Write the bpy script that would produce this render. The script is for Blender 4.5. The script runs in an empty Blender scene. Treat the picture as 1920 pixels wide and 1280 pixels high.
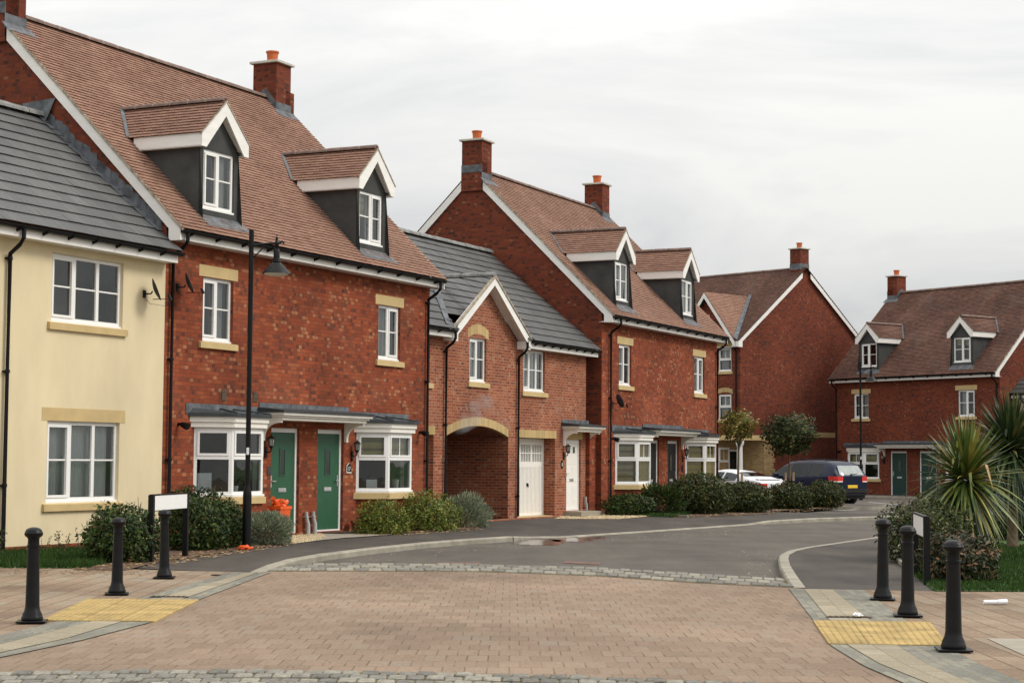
import bpy, math, random
import numpy as np
from mathutils import Vector, noise
R = math.radians
random.seed(7); rng = np.random.default_rng(7)
S = bpy.context.scene; COL = S.collection

# ------------------------------------------------------------------ camera
CAM_H = 1.55; FPX = 3374.7; PITCH = R(3.7442); ROLL = R(0.40)
cam_d = bpy.data.cameras.new('camera'); cam = bpy.data.objects.new('camera', cam_d); COL.objects.link(cam)
cam_d.sensor_width = 36.0; cam_d.lens = 36.0 * FPX / 1920.0; cam_d.clip_end = 3000; cam_d.clip_start = 0.1
Fv = Vector((0, math.cos(PITCH), math.sin(PITCH))); U0 = Vector((0, -math.sin(PITCH), math.cos(PITCH))); X0 = Vector((1, 0, 0))
Xv = math.cos(ROLL) * X0 + math.sin(ROLL) * U0
Uv = -math.sin(ROLL) * X0 + math.cos(ROLL) * U0
from mathutils import Matrix
Mx = Matrix(((Xv.x, Uv.x, -Fv.x, 0), (Xv.y, Uv.y, -Fv.y, 0), (Xv.z, Uv.z, -Fv.z, CAM_H), (0, 0, 0, 1)))
cam.matrix_world = Mx
S.camera = cam

def ray(px, py):
    return Xv * ((px - 960) / FPX) - Uv * ((py - 640) / FPX) + Fv
def G(px, py, z=0.0):
    "point of the ground plane at height z seen at photo position px, py"
    v = ray(px, py); s = (z - CAM_H) / v.z
    return Vector((v.x * s, v.y * s, z))

# ------------------------------------------------------------------ world, sun, exposure
S.view_settings.view_transform = 'Standard'; S.view_settings.look = 'None'
S.view_settings.exposure = 0.36; S.view_settings.gamma = 1.0
SUN_EL, SUN_AZ = R(42), R(95)          # azimuth clockwise from +Y
w = bpy.data.worlds.new('World'); S.world = w; w.use_nodes = True
nt = w.node_tree; nt.nodes.clear()
def N(t, typ, **kw):
    n = t.nodes.new(typ)
    for k, v in kw.items(): setattr(n, k, v)
    return n
out = N(nt, 'ShaderNodeOutputWorld'); bg = N(nt, 'ShaderNodeBackground'); bg.inputs[1].default_value = 0.1
sky = N(nt, 'ShaderNodeTexSky'); sky.sky_type = 'NISHITA'; sky.sun_disc = False
sky.sun_elevation = SUN_EL; sky.sun_rotation = SUN_AZ
tc = N(nt, 'ShaderNodeTexCoord'); mp = N(nt, 'ShaderNodeMapping'); mp.inputs['Scale'].default_value = (1.2, 1.2, 4.2)
mp.inputs['Rotation'].default_value = (0.0, R(8), R(20))
nz = N(nt, 'ShaderNodeTexNoise'); nz.inputs['Scale'].default_value = 2.6; nz.inputs['Detail'].default_value = 7; nz.inputs['Roughness'].default_value = 0.55
nz.inputs['Distortion'].default_value = 0.5
rp = N(nt, 'ShaderNodeValToRGB')
e = rp.color_ramp.elements
e[0].position = 0.28; e[0].color = (4.55, 4.65, 4.85, 1); e[1].position = 0.58; e[1].color = (7.5, 7.42, 7.15, 1)
m1 = e.new(0.42); m1.color = (6.2, 6.22, 6.2, 1)
mixw = N(nt, 'ShaderNodeMix', data_type='RGBA'); mixw.inputs[0].default_value = 0.94
L = nt.links.new
sx = N(nt, 'ShaderNodeSeparateXYZ'); zc_ = N(nt, 'ShaderNodeMath', operation='MAXIMUM'); zc_.inputs[1].default_value = 0.0; zm_ = N(nt, 'ShaderNodeMath', operation='MULTIPLY_ADD'); zm_.inputs[1].default_value = 1.5; zm_.inputs[2].default_value = 0.755
L(tc.outputs['Generated'], sx.inputs[0]); L(sx.outputs['Z'], zc_.inputs[0]); L(zc_.outputs[0], zm_.inputs[0])
cm_ = N(nt, 'ShaderNodeMix', data_type='RGBA', blend_type='MULTIPLY'); cm_.inputs[0].default_value = 1.0; L(zm_.outputs[0], cm_.inputs[7])
L(tc.outputs['Generated'], mp.inputs[0]); L(mp.outputs[0], nz.inputs['Vector']); L(nz.outputs['Fac'], rp.inputs[0])
L(sky.outputs[0], mixw.inputs[6]); L(rp.outputs[0], cm_.inputs[6]); L(cm_.outputs[2], mixw.inputs[7]); L(mixw.outputs[2], bg.inputs[0]); L(bg.outputs[0], out.inputs[0])
sd = bpy.data.lights.new('sun', 'SUN'); sd.energy = 1.5; sd.angle = R(20); sd.color = (1.0, 0.95, 0.87)
sun = bpy.data.objects.new('sun', sd); COL.objects.link(sun)
sdir = Vector((math.sin(SUN_AZ) * math.cos(SUN_EL), math.cos(SUN_AZ) * math.cos(SUN_EL), math.sin(SUN_EL)))
sun.rotation_euler = sdir.to_track_quat('Z', 'Y').to_euler()
sun.location = sdir * 200

# ------------------------------------------------------------------ materials
def base_mat(name, rough=0.8, spec=0.3):
    m = bpy.data.materials.new(name); m.use_nodes = True
    t = m.node_tree; b = t.nodes['Principled BSDF']; b.inputs['Roughness'].default_value = rough
    b.inputs['Specular IOR Level'].default_value = spec
    return m, t, b
def ramp(t, stops, interp='LINEAR'):
    r = N(t, 'ShaderNodeValToRGB'); r.color_ramp.interpolation = interp
    el = r.color_ramp.elements
    while len(el) < len(stops): el.new(0.5)
    for q, (p, c) in zip(el, stops): q.position = p; q.color = (*c, 1)
    return r
def noise_node(t, scale, detail=4, vec=None, rough=0.55):
    n = N(t, 'ShaderNodeTexNoise'); n.inputs['Scale'].default_value = scale; n.inputs['Detail'].default_value = detail
    n.inputs['Roughness'].default_value = rough
    if vec is not None: t.links.new(vec, n.inputs['Vector'])
    return n
def flat(name, col, rough=0.6, spec=0.4, var=0.12, scale=6.0, metal=0.0, bump=0.0, stretch=None):
    "a plain paint, plastic or metal with slight uneven weathering"
    m, t, b = base_mat(name, rough, spec); b.inputs['Metallic'].default_value = metal
    tc = N(t, 'ShaderNodeTexCoord'); v = tc.outputs['Object']
    if stretch:
        mp = N(t, 'ShaderNodeMapping'); mp.inputs['Scale'].default_value = stretch; t.links.new(v, mp.inputs[0]); v = mp.outputs[0]
    n = noise_node(t, scale, 5, v)
    lo = tuple(max(0, c * (1 - var)) for c in col); hi = tuple(min(1, c * (1 + var)) for c in col)
    r = ramp(t, [(0.3, lo), (0.7, hi)]); t.links.new(n.outputs['Fac'], r.inputs[0]); t.links.new(r.outputs[0], b.inputs['Base Color'])
    if bump:
        n2 = noise_node(t, scale * 12, 4, v); bp = N(t, 'ShaderNodeBump'); bp.inputs['Strength'].default_value = 0.5; bp.inputs['Distance'].default_value = bump
        t.links.new(n2.outputs['Fac'], bp.inputs['Height']); t.links.new(bp.outputs[0], b.inputs['Normal'])
    return m
def unit_mat(name, stops, mortar, bw, rh, ms, rough=0.9, cluster=0.35, cscale=1.3, offset=0.5, bump=0.004, dirt=0.25, dscale=0.5, smooth=0.15, freq=2, bloom=None, spread=0.75, fine=0.3, flecks=None, mnoise=False, swap=False):
    "brick, tile or paver units laid in UV metres, each unit its own colour"
    m, t, b = base_mat(name, rough, 0.2); l = t.links.new
    uv = N(t, 'ShaderNodeUVMap')
    if swap:
        mp_ = N(t, 'ShaderNodeMapping'); mp_.inputs['Rotation'].default_value = (0, 0, math.pi / 2); l(uv.outputs[0], mp_.inputs[0]); uv = mp_
    br = N(t, 'ShaderNodeTexBrick'); br.offset = offset; br.offset_frequency = freq; br.squash = 1
    br.inputs['Color1'].default_value = (0, 0, 0, 1); br.inputs['Color2'].default_value = (1, 1, 1, 1); br.inputs['Mortar'].default_value = (0.5, 0.5, 0.5, 1)
    br.inputs['Scale'].default_value = 1.0; br.inputs['Brick Width'].default_value = bw; br.inputs['Row Height'].default_value = rh
    br.inputs['Mortar Size'].default_value = ms; br.inputs['Mortar Smooth'].default_value = smooth; br.inputs['Bias'].default_value = 0
    wob = noise_node(t, 5, 2, uv.outputs[0]); mixv = N(t, 'ShaderNodeVectorMath', operation='MULTIPLY_ADD'); mixv.inputs[1].default_value = (0.006, 0.006, 0)
    l(wob.outputs['Color'], mixv.inputs[0]); l(uv.outputs[0], mixv.inputs[2]); l(mixv.outputs[0], br.inputs['Vector'])
    n = noise_node(t, cscale, 3, uv.outputs[0])
    a = N(t, 'ShaderNodeMath', operation='MULTIPLY_ADD'); a.inputs[1].default_value = cluster * 2.4; a.inputs[2].default_value = 0.5 - cluster * 1.2
    l(n.outputs['Fac'], a.inputs[0])
    nf = noise_node(t, 11, 2, uv.outputs[0]); af = N(t, 'ShaderNodeMath', operation='MULTIPLY_ADD'); af.inputs[1].default_value = fine; l(nf.outputs['Fac'], af.inputs[0]); l(a.outputs[0], af.inputs[2])
    sb = N(t, 'ShaderNodeMath', operation='MULTIPLY_ADD'); sb.inputs[1].default_value = spread; sb.inputs[2].default_value = -spread / 2 - fine / 2; l(br.outputs['Color'], sb.inputs[0])
    s = N(t, 'ShaderNodeMath', operation='ADD', use_clamp=True); l(sb.outputs[0], s.inputs[0]); l(af.outputs[0], s.inputs[1])
    r = ramp(t, stops); l(s.outputs[0], r.inputs[0])
    nd = noise_node(t, 28, 4, uv.outputs[0]); rd = ramp(t, [(0.25, (0.72,) * 3), (0.75, (1.15,) * 3)]); l(nd.outputs['Fac'], rd.inputs[0])
    mu = N(t, 'ShaderNodeMix', data_type='RGBA', blend_type='MULTIPLY'); mu.inputs[0].default_value = 1; l(r.outputs[0], mu.inputs[6]); l(rd.outputs[0], mu.inputs[7])
    col_ = mu.outputs[2]
    if flecks:     # pale and burnt marks, about half a brick long
        b2 = N(t, 'ShaderNodeTexBrick'); b2.offset = 0.5
        for k_, c_ in (('Color1', 0), ('Color2', 1), ('Mortar', .5)): b2.inputs[k_].default_value = (c_, c_, c_, 1)
        b2.inputs['Scale'].default_value = 1.0; b2.inputs['Brick Width'].default_value = bw / 2; b2.inputs['Row Height'].default_value = rh; b2.inputs['Mortar Size'].default_value = ms * 1.6; b2.inputs['Mortar Smooth'].default_value = 1.0
        l(mixv.outputs[0], b2.inputs['Vector'])
        for (fc, lo, hi, amt, sc_, sw_, seed_) in flecks:
            nn_ = noise_node(t, sc_, 3, uv.outputs[0]); nn_.inputs['Lacunarity'].default_value = 2.0 + seed_
            ad_ = N(t, 'ShaderNodeMath', operation='MULTIPLY_ADD'); ad_.inputs[1].default_value = sw_; l(nn_.outputs['Fac'], ad_.inputs[0]); l(b2.outputs['Color'], ad_.inputs[2])
            mr_ = N(t, 'ShaderNodeMapRange'); mr_.interpolation_type = 'SMOOTHSTEP'; mr_.inputs['From Min'].default_value = lo + sw_ * .5; mr_.inputs['From Max'].default_value = hi + sw_ * .5; mr_.inputs['To Max'].default_value = amt; l(ad_.outputs[0], mr_.inputs['Value'])
            mf_ = N(t, 'ShaderNodeMix', data_type='RGBA'); l(mr_.outputs[0], mf_.inputs[0]); l(col_, mf_.inputs[6]); mf_.inputs[7].default_value = (*fc, 1); col_ = mf_.outputs[2]
    mm = N(t, 'ShaderNodeMix', data_type='RGBA')
    if mnoise:
        nm_ = noise_node(t, 2.2, 4, uv.outputs[0]); rm_ = ramp(t, [(0.38, (.12,) * 3), (0.62, (1,) * 3)]); l(nm_.outputs['Fac'], rm_.inputs[0]); mk_ = N(t, 'ShaderNodeMath', operation='MULTIPLY'); l(br.outputs['Fac'], mk_.inputs[0]); l(rm_.outputs[0], mk_.inputs[1]); l(mk_.outputs[0], mm.inputs[0])
    else: l(br.outputs['Fac'], mm.inputs[0])
    l(col_, mm.inputs[6]); mm.inputs[7].default_value = (*mortar, 1)
    last = mm.outputs[2]
    nl = noise_node(t, dscale, 5, uv.outputs[0]); rl = ramp(t, [(0.3, (1 - dirt,) * 3), (0.68, (1.0 + dirt * 0.35,) * 3)]); l(nl.outputs['Fac'], rl.inputs[0])
    md = N(t, 'ShaderNodeMix', data_type='RGBA', blend_type='MULTIPLY'); md.inputs[0].default_value = 1; l(last, md.inputs[6]); l(rl.outputs[0], md.inputs[7]); last = md.outputs[2]
    if bloom:      # pale salts that leach out of new brickwork in cloudy patches
        col, amt = bloom
        nb = noise_node(t, 0.55, 6, uv.outputs[0], 0.65); rb = ramp(t, [(0.52, (0, 0, 0)), (0.78, (amt,) * 3)]); l(nb.outputs['Fac'], rb.inputs[0])
        mb_ = N(t, 'ShaderNodeMix', data_type='RGBA'); l(rb.outputs[0], mb_.inputs[0]); l(last, mb_.inputs[6]); mb_.inputs[7].default_value = (*col, 1); last = mb_.outputs[2]
    l(last, b.inputs['Base Color'])
    if bump:
        inv = N(t, 'ShaderNodeMath', operation='SUBTRACT'); inv.inputs[0].default_value = 1; l(br.outputs['Fac'], inv.inputs[1])
        ad = N(t, 'ShaderNodeMath', operation='MULTIPLY_ADD'); ad.inputs[1].default_value = 0.35; l(nd.outputs['Fac'], ad.inputs[0]); l(inv.outputs[0], ad.inputs[2])
        bp = N(t, 'ShaderNodeBump'); bp.inputs['Strength'].default_value = 0.7; bp.inputs['Distance'].default_value = bump
        l(ad.outputs[0], bp.inputs['Height']); l(bp.outputs[0], b.inputs['Normal'])
    return m
def island_mat(name, stops, rough=0.6, spec=0.3, trans=0.0, grain=0.0):
    "each separate leaf, pebble or sett its own colour"
    m, t, b = base_mat(name, rough, spec); l = t.links.new
    g = N(t, 'ShaderNodeNewGeometry'); r = ramp(t, stops); l(g.outputs['Random Per Island'], r.inputs[0]); l(r.outputs[0], b.inputs['Base Color'])
    if trans:      # clumps of older and younger growth
        tc = N(t, 'ShaderNodeTexCoord'); n = noise_node(t, 4.5, 3, tc.outputs['Object'], .6); q = ramp(t, [(.32, (.55, .6, .6)), (.68, (1.4, 1.35, 1.2))]); l(n.outputs['Fac'], q.inputs[0]); mu = N(t, 'ShaderNodeMix', data_type='RGBA', blend_type='MULTIPLY'); mu.inputs[0].default_value = 1; l(r.outputs[0], mu.inputs[6]); l(q.outputs[0], mu.inputs[7]); l(mu.outputs[2], b.inputs['Base Color'])
    if grain:
        tc = N(t, 'ShaderNodeTexCoord'); n = noise_node(t, 22, 5, tc.outputs['Object'], .7); q = ramp(t, [(.3, (1 - grain,) * 3), (.7, (1 + grain,) * 3)]); l(n.outputs['Fac'], q.inputs[0]); mu = N(t, 'ShaderNodeMix', data_type='RGBA', blend_type='MULTIPLY'); mu.inputs[0].default_value = 1; l(r.outputs[0], mu.inputs[6]); l(q.outputs[0], mu.inputs[7]); l(mu.outputs[2], b.inputs['Base Color'])
        bp = N(t, 'ShaderNodeBump'); bp.inputs['Strength'].default_value = .8; bp.inputs['Distance'].default_value = .01; l(n.outputs['Fac'], bp.inputs['Height']); l(bp.outputs[0], b.inputs['Normal'])
    if trans:
        tr = N(t, 'ShaderNodeBsdfTranslucent'); l(r.outputs[0], tr.inputs[0]); mx = N(t, 'ShaderNodeMixShader'); mx.inputs[0].default_value = trans
        o = t.nodes['Material Output']; l(b.outputs[0], mx.inputs[1]); l(tr.outputs[0], mx.inputs[2]); l(mx.outputs[0], o.inputs[0])
    return m
def glass_mat(name, tint=(0.80, 0.84, 0.83), boost=1.0):
    m = bpy.data.materials.new(name); m.use_nodes = True; t = m.node_tree; t.nodes.clear(); l = t.links.new
    o = N(t, 'ShaderNodeOutputMaterial'); mx = N(t, 'ShaderNodeMixShader'); tr = N(t, 'ShaderNodeBsdfTransparent'); gl = N(t, 'ShaderNodeBsdfGlossy')
    tr.inputs[0].default_value = (*tint, 1); gl.inputs['Roughness'].default_value = 0.015; gl.inputs[0].default_value = (0.9, 0.93, 0.95, 1)
    fr = N(t, 'ShaderNodeFresnel'); fr.inputs[0].default_value = 1.5; mu = N(t, 'ShaderNodeMath', operation='MULTIPLY', use_clamp=True); mu.inputs[1].default_value = boost
    tc = N(t, 'ShaderNodeTexCoord'); n = noise_node(t, 1.6, 2, tc.outputs['Object']); bp = N(t, 'ShaderNodeBump'); bp.inputs['Strength'].default_value = 0.12; bp.inputs['Distance'].default_value = 0.03
    l(n.outputs['Fac'], bp.inputs['Height']); l(bp.outputs[0], gl.inputs['Normal'])
    l(fr.outputs[0], mu.inputs[0]); l(mu.outputs[0], mx.inputs[0]); l(tr.outputs[0], mx.inputs[1]); l(gl.outputs[0], mx.inputs[2]); l(mx.outputs[0], o.inputs[0])
    return m

RED = [(0.0, (0.148, 0.049, 0.027)), (0.28, (0.246, 0.057, 0.025)), (0.65, (0.318, 0.069, 0.027)), (0.88, (0.337, 0.093, 0.037)), (1.0, (0.350, 0.129, 0.057))]
ORG_ = [(0.0, (0.205, 0.058, 0.032)), (0.4, (0.302, 0.083, 0.037)), (0.8, (0.362, 0.113, 0.053)), (1.0, (0.397, 0.152, 0.074))]
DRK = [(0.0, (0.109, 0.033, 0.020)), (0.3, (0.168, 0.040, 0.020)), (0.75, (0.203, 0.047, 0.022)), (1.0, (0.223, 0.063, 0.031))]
FR = [((0.44, 0.225, 0.115), .85, .985, .62, 0.8, .42, 0), ((0.085, 0.033, 0.023), .15, .02, .75, 1.1, .36, .3)]
FO = [((0.40, 0.245, 0.165), .84, .99, .60, 0.8, .40, 0), ((0.085, 0.042, 0.032), .10, .02, .75, 1.1, .30, .3)]
FD = [((0.30, 0.15, 0.085), .955, 1.0, .55, 0.8, .30, 0), ((0.050, 0.025, 0.020), .20, .06, .80, 0.9, .50, .3)]
M = {}
M['brick_red'] = unit_mat('red_multi_brick', RED, (0.155, 0.058, 0.038), 0.225, 0.075, 0.005, cluster=0.16, bloom=((0.33, 0.19, 0.13), 0.22), flecks=FR, dirt=0.36)
M['brick_orange'] = unit_mat('orange_brick', ORG_, (0.40, 0.26, 0.185), 0.225, 0.075, 0.0065, cluster=0.2, bloom=((0.36, 0.23, 0.17), 0.4), flecks=FO)
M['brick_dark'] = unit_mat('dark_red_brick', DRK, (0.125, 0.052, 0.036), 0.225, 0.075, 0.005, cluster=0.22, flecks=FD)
M['brick_buff'] = unit_mat('buff_brick', [(0, (0.30, 0.19, 0.085)), (0.5, (0.42, 0.28, 0.13)), (1, (0.52, 0.36, 0.18))], (0.34, 0.26, 0.16), 0.225, 0.075, 0.006)
M['soldier'] = unit_mat('buff_soldier_brick', [(0, (0.46, 0.31, 0.13)), (0.5, (0.58, 0.42, 0.19)), (1, (0.64, 0.48, 0.25))], (0.30, 0.20, 0.10), 0.075, 0.225, 0.007, offset=0.0, cluster=0.1)
TILE = [(0.0, (0.206, 0.114, 0.083)), (0.3, (0.271, 0.148, 0.106)), (0.7, (0.314, 0.180, 0.128)), (1.0, (0.358, 0.212, 0.156))]
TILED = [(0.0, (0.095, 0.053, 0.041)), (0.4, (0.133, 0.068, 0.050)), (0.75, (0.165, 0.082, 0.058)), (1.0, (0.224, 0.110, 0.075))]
M['tile'] = unit_mat('clay_roof_tile', TILE, (0.10, 0.05, 0.04), 0.165, 0.10, 0.0022, cluster=0.22, cscale=0.7, bump=0.003, dirt=0.2, spread=.6, fine=.15)
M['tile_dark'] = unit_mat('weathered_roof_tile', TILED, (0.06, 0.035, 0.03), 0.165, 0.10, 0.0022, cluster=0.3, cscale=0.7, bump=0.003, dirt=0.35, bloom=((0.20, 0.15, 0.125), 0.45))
M['slate'] = unit_mat('grey_concrete_tile', [(0, (0.085, 0.085, 0.085)), (1, (0.130, 0.130, 0.128))], (0.048, 0.048, 0.048), 0.33, 0.33, 0.004, cluster=0.25, bump=0.002, rough=0.55, dirt=0.15)
M['ridge'] = flat('ridge_tile_clay', (0.16, 0.105, 0.085), 0.85, var=0.35, scale=4)
M['ridge_grey'] = flat('ridge_tile_grey', (0.20, 0.20, 0.19), 0.85, var=0.35, scale=4)
M['mortar'] = flat('verge_mortar', (0.34, 0.29, 0.22), 0.95, var=0.45, scale=9, bump=0.006)
M['white'] = flat('white_upvc', (0.80, 0.79, 0.765), 0.35, var=0.03, scale=2)
M['fascia'] = flat('white_fascia', (0.80, 0.78, 0.74), 0.45, var=0.06, scale=2, stretch=(1, 1, 4))
M['cream_trim'] = flat('cream_white_moulding', (0.80, 0.765, 0.69), 0.5, var=0.05)
M['stone'] = flat('reconstituted_stone', (0.53, 0.395, 0.19), 0.9, var=0.10, scale=3, bump=0.002)
M['cream'] = flat('cream_render', (0.675, 0.57, 0.37), 0.95, var=0.075, scale=1.1, bump=0.004, stretch=(1.6, 1.6, .6))
M['render_grey'] = flat('dark_grey_render', (0.062, 0.063, 0.061), 0.9, 0.12, var=0.22, scale=2.2, bump=0.002)
M['lead'] = flat('lead_sheet', (0.105, 0.114, 0.125), 0.65, 0.3, var=0.5, scale=5)
M['lead_dark'] = flat('roofing_felt_grey', (0.045, 0.050, 0.053), 0.7, 0.2, var=0.25, scale=5)
M['black'] = flat('black_plastic', (0.006, 0.006, 0.0065), 0.42, 0.22, var=0.3)
M['iron'] = flat('black_painted_iron', (0.0045, 0.0047, 0.0052), 0.38, 0.22, var=0.35, scale=8, bump=0.0006)
M['terracotta'] = flat('terracotta_pot', (0.47, 0.115, 0.035), 0.8, var=0.2)
M['conc'] = flat('concrete_cap', (0.50, 0.47, 0.41), 0.9, var=0.2)
M['green'] = flat('green_door', (0.020, 0.088, 0.044), 0.45, var=0.08)
M['dgreen'] = flat('dark_green_door', (0.006, 0.036, 0.027), 0.45, var=0.08)
M['bdoor'] = flat('black_door', (0.007, 0.008, 0.009), 0.4, 0.25, var=0.1)
M['wdoor'] = flat('white_door', (0.80, 0.775, 0.72), 0.45, var=0.03)
M['steel'] = flat('satin_steel', (0.52, 0.52, 0.52), 0.35, var=0.2, metal=0.6)
M['gpipe'] = flat('grey_plastic', (0.36, 0.36, 0.355), 0.5, var=0.12)
M['room'] = flat('room_wall', (0.36, 0.335, 0.29), 0.95, var=0.3, scale=1.2)
M['curtain'] = flat('net_curtain', (0.55, 0.56, 0.55), 0.9, var=0.12, scale=5, stretch=(6, 6, 0.4))
M['blind'] = flat('beige_blind', (0.50, 0.42, 0.24), 0.9, var=0.08)
M['blind_y'] = flat('yellow_blind', (0.62, 0.46, 0.10), 0.9, var=0.15)
M['blind_o'] = flat('olive_blind', (0.46, 0.40, 0.16), 0.9, var=0.08)
M['paper'] = flat('white_paper', (0.82, 0.83, 0.85), 0.9, var=0.02)
M['glass'] = glass_mat('window_glass', boost=1.55)
M['car_glass'] = glass_mat('car_window_glass', (0.16, 0.19, 0.19), 0.8)
M['orange'] = flat('orange_plastic', (0.72, 0.10, 0.015), 0.45, var=0.12)
M['plate_white'] = flat('sign_face', (0.82, 0.82, 0.80), 0.4, var=0.02)
M['lens'] = flat('lamp_lens', (0.62, 0.60, 0.54), 0.25, var=0.05)
M['bark'] = flat('bark', (0.16, 0.115, 0.075), 0.95, var=0.4, scale=14, bump=0.01)
M['stake'] = flat('timber_stake', (0.36, 0.27, 0.17), 0.9, var=0.25)
M['laurel'] = island_mat('laurel_leaf', [(0, (0.013, 0.025, 0.008)), (0.5, (0.031, 0.057, 0.014)), (0.85, (0.055, 0.092, 0.022)), (0.96, (0.094, 0.109, 0.032)), (1, (0.165, 0.086, 0.040))], 0.5, 0.18, 0.12)
M['laurel_b'] = island_mat('evergreen_leaf', [(0, (0.016, 0.026, 0.009)), (0.5, (0.038, 0.056, 0.016)), (0.82, (0.070, 0.084, 0.025)), (0.94, (0.115, 0.105, 0.040)), (1, (0.17, 0.09, 0.045))], 0.5, 0.18, 0.14)
M['rusty'] = island_mat('fading_flower_leaf', [(0, (0.014, 0.020, 0.010)), (0.5, (0.03, 0.042, 0.018)), (0.78, (0.06, 0.06, 0.025)), (0.88, (0.19, 0.10, 0.055)), (1, (0.27, 0.15, 0.09))], 0.5, 0.3, 0.1)
M['olive'] = island_mat('yellow_green_leaf', [(0, (0.046, 0.072, 0.013)), (0.5, (0.123, 0.160, 0.023)), (0.85, (0.210, 0.240, 0.036)), (1, (0.319, 0.248, 0.052))], 0.5, 0.3, 0.15)
M['lavender'] = island_mat('lavender_leaf', [(0, (0.100, 0.122, 0.084)), (0.5, (0.226, 0.263, 0.184)), (1, (0.362, 0.384, 0.280))], 0.75, 0.2, 0.1)
M['tree_a'] = island_mat('autumn_leaf', [(0, (0.072, 0.078, 0.018)), (0.5, (0.167, 0.150, 0.031)), (0.85, (0.275, 0.217, 0.052)), (1, (0.435, 0.345, 0.117))], 0.5, 0.3, 0.15)
M['palm'] = island_mat('sword_leaf', [(0, (0.034, 0.062, 0.014)), (0.5, (0.093, 0.134, 0.028)), (0.82, (0.178, 0.202, 0.042)), (0.94, (0.291, 0.255, 0.060)), (1, (0.356, 0.202, 0.050))], 0.4, 0.45, 0.08)
M['palm_d'] = island_mat('dark_sword_leaf', [(0, (0.014, 0.030, 0.012)), (0.6, (0.035, 0.062, 0.022)), (0.92, (0.088, 0.111, 0.036)), (1, (0.176, 0.135, 0.048))], 0.45, 0.35, 0.06)
M['grass'] = island_mat('grass_blade', [(0, (0.014, 0.040, 0.006)), (0.6, (0.029, 0.071, 0.011)), (1, (0.060, 0.097, 0.019))], 0.6, 0.2, 0.2)
M['gravel'] = island_mat('gravel_stone', [(0, (0.28, 0.20, 0.11)), (0.5, (0.47, 0.37, 0.22)), (1, (0.66, 0.57, 0.42))], 0.9)
M['litter'] = island_mat('dead_leaf', [(0, (0.09, 0.05, 0.025)), (0.6, (0.20, 0.12, 0.06)), (1, (0.40, 0.29, 0.16))], 0.9)
M['mulch'] = flat('bark_mulch', (0.095, 0.058, 0.036), 1.0, var=0.6, scale=18, bump=0.02)
M['turf'] = flat('turf', (0.036, 0.085, 0.014), 0.95, var=0.35, scale=6, bump=0.01)
M['slab'] = flat('concrete_slab', (0.28, 0.25, 0.20), 0.9, var=0.14, scale=3, bump=0.002)
M['kerb'] = flat('concrete_kerb', (0.27, 0.245, 0.195), 0.9, var=0.25, scale=2.5, bump=0.003)
M['pot_red'] = flat('clay_plant_pot', (0.17, 0.035, 0.025), 0.7)
M['mat'] = flat('coir_doormat', (0.075, 0.045, 0.03), 1.0, var=0.3, scale=30)
M['tact'] = flat('yellow_tactile_paving', (0.355, 0.25, 0.095), 0.9, var=0.3, scale=3.2, bump=0.002)
M['paint'] = flat('road_paint', (0.55, 0.55, 0.52), 0.8, var=0.25, scale=8)

def asphalt(name, col, streak):
    m, t, b = base_mat(name, 0.9, 0.25); l = t.links.new
    tc = N(t, 'ShaderNodeTexCoord'); mp = N(t, 'ShaderNodeMapping'); mp.inputs['Rotation'].default_value = (0, 0, R(-24)); mp.inputs['Scale'].default_value = (1.4, 0.28, 1); l(tc.outputs['Object'], mp.inputs[0])
    n1 = noise_node(t, 1.1, 6, mp.outputs[0]); r1 = ramp(t, [(0.3, tuple(c * (1 - streak) for c in col)), (0.7, tuple(c * (1 + streak) for c in col))]); l(n1.outputs['Fac'], r1.inputs[0])
    n2 = noise_node(t, 70, 3, tc.outputs['Object']); r2 = ramp(t, [(0.35, (0.72,) * 3), (0.7, (1.3,) * 3)]); l(n2.outputs['Fac'], r2.inputs[0])
    mu = N(t, 'ShaderNodeMix', data_type='RGBA', blend_type='MULTIPLY'); mu.inputs[0].default_value = 1; l(r1.outputs[0], mu.inputs[6]); l(r2.outputs[0], mu.inputs[7])
    n3 = noise_node(t, .45, 4, tc.outputs['Object']); r3 = ramp(t, [(0.35, (0.82, .82, .83)), (0.65, (1.13, 1.12, 1.1))]); l(n3.outputs['Fac'], r3.inputs[0]); n4 = noise_node(t, 7, 4, tc.outputs['Object'], .7); r4 = ramp(t, [(0.3, (.86,) * 3), (.7, (1.12,) * 3)]); l(n4.outputs['Fac'], r4.inputs[0])
    m3 = N(t, 'ShaderNodeMix', data_type='RGBA', blend_type='MULTIPLY'); m3.inputs[0].default_value = 1; l(mu.outputs[2], m3.inputs[6]); l(r3.outputs[0], m3.inputs[7]); m4 = N(t, 'ShaderNodeMix', data_type='RGBA', blend_type='MULTIPLY'); m4.inputs[0].default_value = 1; l(m3.outputs[2], m4.inputs[6]); l(r4.outputs[0], m4.inputs[7])
    l(m4.outputs[2], b.inputs['Base Color'])
    bp = N(t, 'ShaderNodeBump'); bp.inputs['Strength'].default_value = 0.6; bp.inputs['Distance'].default_value = 0.006; l(n2.outputs['Fac'], bp.inputs['Height']); l(bp.outputs[0], b.inputs['Normal'])
    return m
M['asphalt'] = asphalt('road_asphalt', (0.098, 0.0865, 0.074), 0.15)
M['tarmac'] = asphalt('pavement_tarmac', (0.068, 0.059, 0.051), 0.22)
M['paver'] = unit_mat('block_paver', [(0, (0.216, 0.157, 0.110)), (0.35, (0.256, 0.182, 0.130)), (0.7, (0.278, 0.203, 0.145)), (1, (0.256, 0.203, 0.154))], (0.132, 0.091, 0.058), 0.165, 0.40, 0.0065, cluster=0.3, cscale=0.5, dirt=0.28, dscale=0.35, bump=0.004, smooth=0.2, mnoise=True)
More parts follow.
